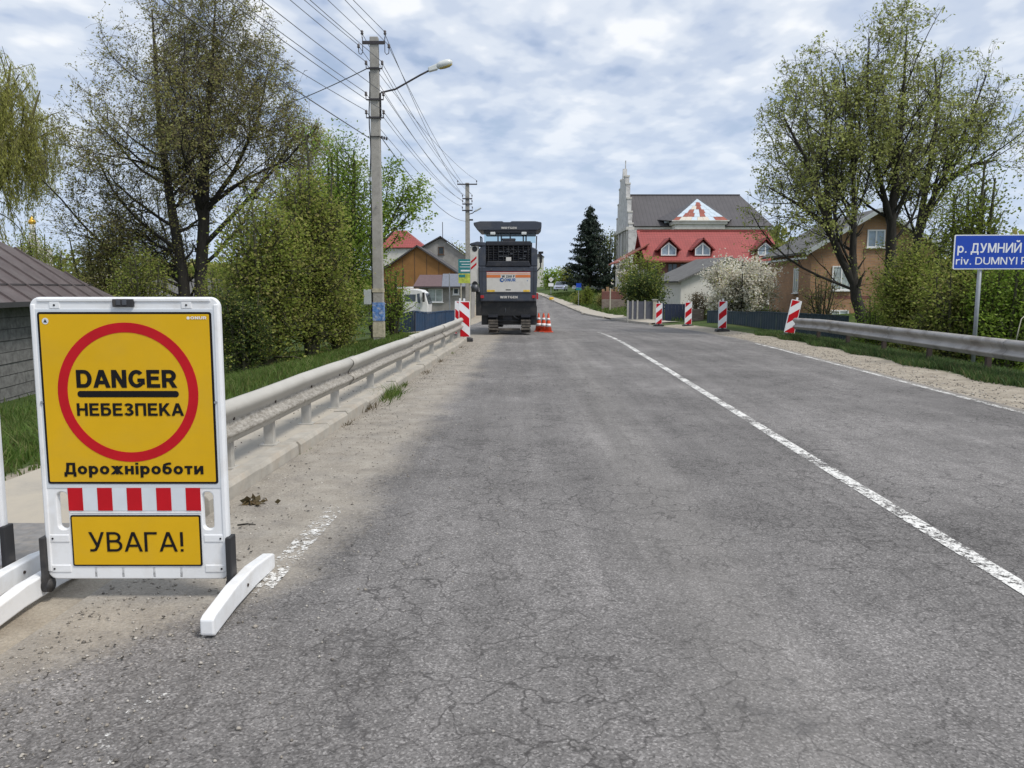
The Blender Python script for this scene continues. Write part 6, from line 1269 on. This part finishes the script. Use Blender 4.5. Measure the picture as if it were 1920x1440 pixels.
l0, l1 = W(736, 590, 41), W(776, 583, 38); sheet_fence('metal_fence', 'short return of blue sheet fence by the thicket', 'fence', (l0, l1), lambda f: -1.6, lambda f: A(740, 594, 41)[1] * (1 - f) + A(776, 584, 38)[1] * f, 'fence_blue', 2)
l0, l1 = W(777, 583, 38), W(872, 586, 39.5); sheet_fence('metal_fence', 'blue sheet metal fence behind the left barrier end', 'fence', (l0, l1), lambda f: -1.5, lambda f: A(777, 584, 38)[1] * (1 - f) + A(872, 586, 39.5)[1] * f - .06 * math.sin(f * 6.28), 'fence_blue', 5)
l0, l1 = W(1326, 600, 40), W(1486, 600, 34.5); sheet_fence('metal_fence', 'slate blue sheet fence behind the marker boards on the right', 'fence', (l0, l1), lambda f: -.75 - .2 * f, lambda f: A(1326, 584, 40)[1] * (1 - f) + A(1486, 588, 34.5)[1] * f + .03 * math.sin(f * 11), 'fence_slate', 6)
l0, l1 = W(1488, 600, 34.3), W(1592, 600, 34.0); sheet_fence('metal_fence', 'farther slate sheet fence behind the leaning marker board', 'fence', (l0, l1), lambda f: -1.4, lambda f: A(1488, 588, 34.3)[1] * (1 - f) + A(1592, 594, 34)[1] * f, 'fence_slate', 4)
gt = thing('gate', 'dark navy sheet gate left of the slate fence', 'gate', (*A(1246, 585, 46)[:1], 46, 0)); wg = A(1286, 585, 46)[0] - gt.location.x
for i in range(6): MB().box(wg * i / 6 + .006, wg * (i + 1) / 6 - .006, -.02, .02, A(1265, 603, 46)[1], A(1265, 570, 46)[1]).build('panel', 'gate_navy', gt)
MB().bar((0, .03, A(1265, 571, 46)[1]), (wg, .03, A(1265, 571, 46)[1]), .05, .06).build('rail', 'gate_navy', gt); MB().bar((0, .03, A(1265, 600, 46)[1]), (wg, .03, A(1265, 600, 46)[1]), .05, .06).build('rail', 'gate_navy', gt)
for x in (-.12, wg + .05): MB().box(x, x + .08, -.02, .06, A(1265, 606, 46)[1], A(1265, 568, 46)[1]).build('post', 'gate_navy', gt)
bw = MB().box(0, A(1324, 590, 43)[0] - A(1292, 590, 43)[0], 0, .25, -1, A(1300, 580, 43)[1]).build('low_wall', 'brick_old', None, bevel=.03); bw.location = (A(1292, 590, 43)[0], 43.5, 0); tag(bw, 'dark low wall between the navy gate and the slate fence', 'wall')
pf = thing('picket_fence', 'grey panel fence with pale concrete posts on the right', 'fence', (*A(1176, 585, 49)[:1], 49, 0)); pz = lambda py: A(1200, py, 49)[1]; pxx = lambda px: A(px, 585, 49)[0] - pf.location.x
for px in (1177, 1186, 1195, 1209): MB().box(pxx(px) - .05, pxx(px) + .05, -.05, .05, pz(602), pz(563)).build('post', 'fence_post', pf)
for a, b_ in ((1178.5, 1184.5), (1187.5, 1193.5), (1196.5, 1207.5), (1210.5, 1224)): MB().box(pxx(a), pxx(b_), -.015, .015, pz(598), pz(565)).build('panel', 'picket_grey', pf)
MB().box(pxx(1223.5), pxx(1231), -.14, .14, pz(604), pz(563)).build('gate_pillar', 'fence_post_cream', pf, bevel=.02); MB().box(pxx(1222.5), pxx(1232), -.18, .18, pz(563), pz(561)).build('pillar_cap', 'fence_post', pf)
MB().box(pxx(1176), pxx(1231), -.1, .1, pz(606), pz(599)).build('plinth', 'fence_post', pf)
# ------------------------------------------------------------------ vehicles
def wheel(par, x, y, r, wd_=.2):
    o = MB().tube([(x - wd_ / 2, y, r), (x + wd_ / 2, y, r)], r, 18).build('wheel', 'tyre', par, True); MB().tube([(x - wd_ / 2 - .006, y, r), (x + wd_ / 2 + .006, y, r)], r * .6, 14).build('rim', 'rim', o)
def car(label, loc, rz, paint, L_, Wd, Hh, van=False, cat='car', name='parked_car'):
    """front faces local -y"""
    t = thing(name, label, cat, loc, rz); h = Wd / 2
    low = [(0, .25), (.05, .55), (.15, .72 if not van else .85), (L_ * .22, .88 if not van else 1.0), (L_ * .95, .95 if not van else 1.02), (L_ - .03, .85), (L_, .4), (L_ - .05, .25)]
    MB().prism(low, -h, h, 'x').build('body', paint, t, bevel=.07, seg=3)
    top = [(L_ * .20, .86), (L_ * .40, Hh), (L_ * .78, Hh), (L_ * .94, .92)] if not van else [(L_ * .14, .95), (L_ * .30, Hh), (L_ * .97, Hh), (L_ * .99, 1.0)]
    m = MB(); k = len(top); vs = []
    for s, f in ((-1, 1), (1, 1)):
        for y, z in top: vs.append((s * h * (.96 if z < 1.05 else .80), y, z))
    m.add(vs, [tuple(range(k)), tuple(range(2 * k - 1, k - 1, -1))] + [(i, k + i, k + (i + 1) % k, (i + 1) % k) for i in range(k)]); cb_ = m.build('cabin', paint, t, bevel=.05, seg=2)
    a, b_ = np.array((top[0][0], top[0][1])), np.array((top[1][0], top[1][1])); n_ = np.array((-(b_ - a)[1], (b_ - a)[0])); n_ = n_ / np.linalg.norm(n_)
    if n_[0] > 0: n_ = -n_
    p, q = a + (b_ - a) * .12 + n_ * .012, a + (b_ - a) * .9 + n_ * .012
    MB().add([(-h * .86, p[0], p[1]), (h * .86, p[0], p[1]), (h * .74, q[0], q[1]), (-h * .74, q[0], q[1])], [(0, 1, 2, 3)]).build('windscreen', 'glass_dark', cb_)
    y0, y1 = top[1][0] - .25 * (top[1][0] - top[0][0]), top[2][0]
    for s in (-1, 1):
        nwin = 3 if van else 2
        for i in range(nwin):
            ya, yb = y0 + (y1 - y0) * i / nwin + .05, y0 + (y1 - y0) * (i + 1) / nwin - .05; zl_, zh_ = max(top[0][1], 1.0) + .02, Hh - .12; fx = lambda z: s * (h * .96 + (h * .80 - h * .96) * (z - .92) / (Hh - .92) + .008)
            MB().add([(fx(zl_), ya, zl_), (fx(zl_), yb, zl_), (fx(zh_), yb, zh_), (fx(zh_), ya + (.15 if i == 0 else 0), zh_)], [(0, 1, 2, 3)]).build('side_window', 'glass_dark', cb_)
        for y in (L_ * .18, L_ * .8): wheel(t, s * (h - .1), y, .32)
        MB().box(s * h * .55 - .16, s * h * .55 + .16, -.01, .12, .58, .72).build('headlight', 'lamp_glass', t, bevel=.03); MB().box(s * h * .62 - .12, s * h * .62 + .12, L_ - .06, L_ + .008, .62, .82).build('tail_light', 'lens_red', t)
    MB().box(-.35, .35, -.012, .02, .38, .50).build('number_plate', 'film_white', t); MB().box(-h * .5, h * .5, -.008, .03, .52, .62).build('grille', 'rubber_black', t)
    return t
car('silver blue car parked on the far grass verge', (*A(1048, 545, 124)[:1], 124, A(1048, 545.5, 124)[1]), R(-12), 'car_silver', 4.2, 1.75, 1.48)
car('pale minivan parked behind the bushes on the far right', (*A(1078, 542, 118)[:1], 118, A(1078, 545, 118)[1]), R(-62), 'car_white', 4.6, 1.8, 1.85, True, 'van', 'parked_van')
car('dark car parked beside the white hoarding', (*A(1108, 540, 121)[:1], 121, A(1108, 544, 121)[1]), R(-48), 'car_dark', 4.2, 1.75, 1.5)
hb = thing('hoarding', 'blank white hoarding above the dark parked car', 'hoarding', (*A(1102, 540, 126)[:1], 126, .9)); zh = lambda py: A(1102, py, 126)[1] - .9
MB().box(-.9, .9, 0, .06, zh(534), zh(520)).build('board', 'film_white', hb)
for x in (-.7, .7): MB().box(x - .05, x + .05, .07, .15, -1, zh(521)).build('post', 'galv_pole', hb)
# white lorry behind the blue fence
tk = thing('lorry', 'white lorry cab behind the blue fence, facing right', 'lorry', (*A(752, 560, 48)[:1], 48, -1.3)); kz = lambda py: A(770, py, 48)[1] + 1.3; kx = lambda px: A(px, 560, 48)[0] - tk.location.x
cab = MB().prism([(kx(753), .9), (kx(801), .9), (kx(803), kz(572)), (kx(797), kz(550)), (kx(790), kz(544)), (kx(775), kz(541.5)), (kx(756), kz(543)), (kx(753), kz(552))], 0, 2.3).build('cab', 'truck_white', tk, bevel=.06)
MB().prism([(kx(759), kz(565)), (kx(779), kz(565)), (kx(780), kz(552)), (kx(760), kz(552))], -.015, .0).build('side_window', 'glass_dark', cab); MB().prism([(kx(783), kz(567)), (kx(788), kz(569)), (kx(787), kz(550)), (kx(782), kz(551))], -.015, .0).build('quarter_window', 'glass_dark', cab)
wv = MB(); wv.prism([(kx(803.4), kz(570)), (kx(803.9), kz(570)), (kx(797.8), kz(550)), (kx(797.2), kz(550))], .15, 2.15).build('windscreen', 'glass_dark', cab)
MB().box(kx(793), kx(797), -.35, -.1, kz(566), kz(548)).build('wing_mirror', 'rubber_black', cab, bevel=.03); MB().box(kx(740), kx(768), .2, 2.0, kz(541), kz(537.5)).build('roof_board', 'truck_white', tk)
MB().box(kx(748), kx(752), .2, 2.1, .9, kz(548)).build('air_intake', 'rubber_black', tk); MB().box(kx(690), kx(800), .6, 1.7, .6, .9).build('chassis', 'machine_black', tk); MB().box(kx(690), kx(747), 0, 2.3, 1.0, kz(570)).build('load_bed', 'machine_grate', tk)
for x in (kx(790), kx(705)):
    for y in (.1, 2.2): o = MB().tube([(x, y - .14, .5), (x, y + .14, .5)], .5, 20).build('wheel', 'tyre', tk, True); MB().tube([(x, y - .15, .5), (x, y + .15, .5)], .28, 14).build('rim', 'rim', o)
MB().box(kx(800), kx(804.5), .1, 2.2, .55, .95).build('bumper', 'truck_white', tk, bevel=.04)
# ------------------------------------------------------------------ small road signs and boards far off
tb = thing('notice_board', 'teal notice board with yellow-green picture on two poles', 'board', (*A(871, 560, 43)[:1], 43, 0)); tz2 = lambda py: A(871, py, 43)[1]
MB().box(-.33, .40, 0, .04, tz2(512), tz2(486)).build('upper_panel', 'film_teal', tb); MB().box(-.33, .40, 0, .04, tz2(531), tz2(513)).build('lower_panel', 'film_lime', tb)
for i, (a, b_) in enumerate(((490, 491.2), (495, 496.2), (500, 501))): MB().box(-.25 + .1 * (i == 1), .34, -.006, -.001, tz2(b_), tz2(a)).build('white_line', 'film_white', tb)
MB().box(-.2, .3, -.006, -.001, tz2(509), tz2(506)).build('white_patch', 'film_white', tb); MB().box(-.3, .05, -.006, -.001, tz2(520), tz2(515)).build('dark_patch', 'film_teal', tb)
for x in (-.2, .3): MB().tube([(x, .07, -1.2), (x, .07, tz2(487))], .035, 8).build('pole', 'fence_post_cream', tb)
gp = MB().tube([(0, 0, -1.2), (0, 0, A(843, 512, 44)[1])], .03, 8).build('thin_pole', 'galv_pole'); gp.location = (A(843, 560, 44)[0], 44, 0); tag(gp, 'thin grey pole in front of the annexe', 'pole')
def post_sign(label, px, Y, zb, parts, name='road_sign'):
    t = thing(name, label, 'sign', (A(px, 540, Y)[0], Y, zb)); tp_ = max(p[3] for p in parts); MB().tube([(0, .04, -.5), (0, .04, tp_)], .04, 8).build('pole', 'galv_pole', t)
    for nm, mt, z0_, z1_, w_, kind in parts:
        if kind == 'd': zc, r = (z0_ + z1_) / 2, (z1_ - z0_) / 2; MB().prism([(-r, zc), (0, zc - r), (r, zc), (0, zc + r)], -.02, 0).build(nm, mt, t); MB().prism([(-r * .62, zc), (0, zc - r * .62), (r * .62, zc), (0, zc + r * .62)], -.026, -.021).build('inner_field', 'metal_cream', t)
        else: MB().box(-w_ / 2, w_ / 2, -.02, 0, z0_, z1_).build(nm, mt, t)
    return t
z_ = lambda py, Y: A(1040, py, Y)[1]
post_sign('white diamond priority sign beside the silver car', 1033, 108, z_(545, 108), [('diamond', 'film_white', z_(529, 108) - z_(545, 108), z_(519, 108) - z_(545, 108), 1, 'd'), ('plate', 'film_white', z_(537, 108) - z_(545, 108), z_(531, 108) - z_(545, 108), .7, 'b')])
post_sign('blue square sign in front of the pale minivan', 1085, 84, z_(572, 84), [('blue_plate', 'film_blue', z_(539, 84) - z_(572, 84), z_(531, 84) - z_(572, 84), .55, 'b'), ('teal_plate', 'film_teal', z_(544, 84) - z_(572, 84), z_(539.5, 84) - z_(572, 84), .6, 'b')])
yb = MB().box(-.3, .3, -.2, .2, 0, .4).build('yellow_box', 'decal_yellow', None, bevel=.08); yb.location = (A(1034, 545, 104)[0], 104, Hs(A(1034, 545, 104)[0], 104)); tag(yb, 'yellow bin on the far verge below the diamond sign', 'bin')
# wooded hill on the skyline
hx = np.linspace(-420, -60, 60); hz = 9 + 9 * np.exp(-((hx + 210) / 90) ** 2) + 3 * np.exp(-((hx + 110) / 30) ** 2); vs, fs = [], []
for i, (x, z) in enumerate(zip(hx, hz)):
    for k_, (y, zz_) in enumerate(((430, -3), (480, z * .55), (540, z), (620, z * .6), (690, -3))): vs.append((x, y, zz_ + Hs(x, y) * .0))
    if i:
        for k_ in range(4): b0 = (i - 1) * 5 + k_; fs.append((b0, b0 + 5, b0 + 6, b0 + 1))
plain('hill_wood', (0.035, 0.055, 0.04), 0.95, var=.35, scale=.05)
tag(MB().add(vs, fs).build('hill', 'hill_wood', None, True), kind='structure')
# loose grit on both shoulders
def pebbles(name, X_, Y_, Z_, r0, r1, mat, seed, label):
    rg = np.random.default_rng(seed); n = len(X_); r = rg.uniform(r0, r1, n) * rg.uniform(.5, 1, n); a = rg.uniform(0, 6.28, n); e = rg.uniform(.6, 1.3, (n, 3)); c = np.stack([X_, Y_, Z_ + r * .25], -1)
    D = np.array([[1, 0, 0], [0, 1, 0], [-1, 0, 0], [0, -1, 0], [0, 0, .7], [0, 0, -.7]], float); d = D[None] * e[:, None, :] * r[:, None, None]; ca, sa = np.cos(a)[:, None], np.sin(a)[:, None]
    v = np.stack([d[..., 0] * ca - d[..., 1] * sa, d[..., 0] * sa + d[..., 1] * ca, d[..., 2]], -1) + c[:, None, :]
    f = np.array([[0, 1, 4], [1, 2, 4], [2, 3, 4], [3, 0, 4], [1, 0, 5], [2, 1, 5], [3, 2, 5], [0, 3, 5]]); q = (np.arange(n)[:, None, None] * 6 + f[None]).reshape(-1, 3)
    return tag(link(name, fast_mesh(name, v.reshape(-1, 3), q), mat), label, 'gravel', kind='stuff')
t_ = NT('grit'); g_ = t_.n.nodes.new('ShaderNodeNewGeometry'); t_.fin(t_.ramp(g_.outputs['Random Per Island'], [(0, (.10, .09, .08)), (.5, (.28, .25, .21)), (1, (.48, .45, .40))]), .9)
rgp = np.random.default_rng(31); n = 5200; Y_ = 2.2 + 21 * rgp.random(n) ** 1.5; X_ = xl(Y_) + .03 + np.minimum(rgp.gamma(1.1, .45, n), 2.2); pebbles('grit', X_, Y_, zr(Y_), .003, .013, 'grit', 32, 'loose grit scattered over the sandy left shoulder')
n = 4200; Y_ = 7 + 22 * rgp.random(n); X_ = xr(Y_) - .15 + rgp.gamma(2.0, .32, n); pebbles('grit', X_, Y_, H(X_, Y_), .006, .022, 'grit', 33, 'loose grit along the right shoulder under the barrier')
n = 900; Y_ = 5.6 + 18 * rgp.random(n); X_ = xl(Y_) - .2 - 1.2 * rgp.random(n); pebbles('grit', X_, Y_, 0 * Y_ + .122, .004, .014, 'grit', 34, 'loose grit on the left footway')
for i, (yy, hh_, nn_) in enumerate(((7.4, .07, 40), (8.9, .09, 60), (12.6, .12, 90), (16.8, .10, 70), (18.9, .09, 60), (20.8, .08, 60))): tuft('weeds in the kerb joint, %s along the left kerb' % ('first', 'second', 'third', 'fourth', 'fifth', 'sixth')[i], float(xl(yy)) + .03, yy, hh_, nn_, 200 + i, 'leaf_brown' if i % 2 else 'grass_blade', .05)
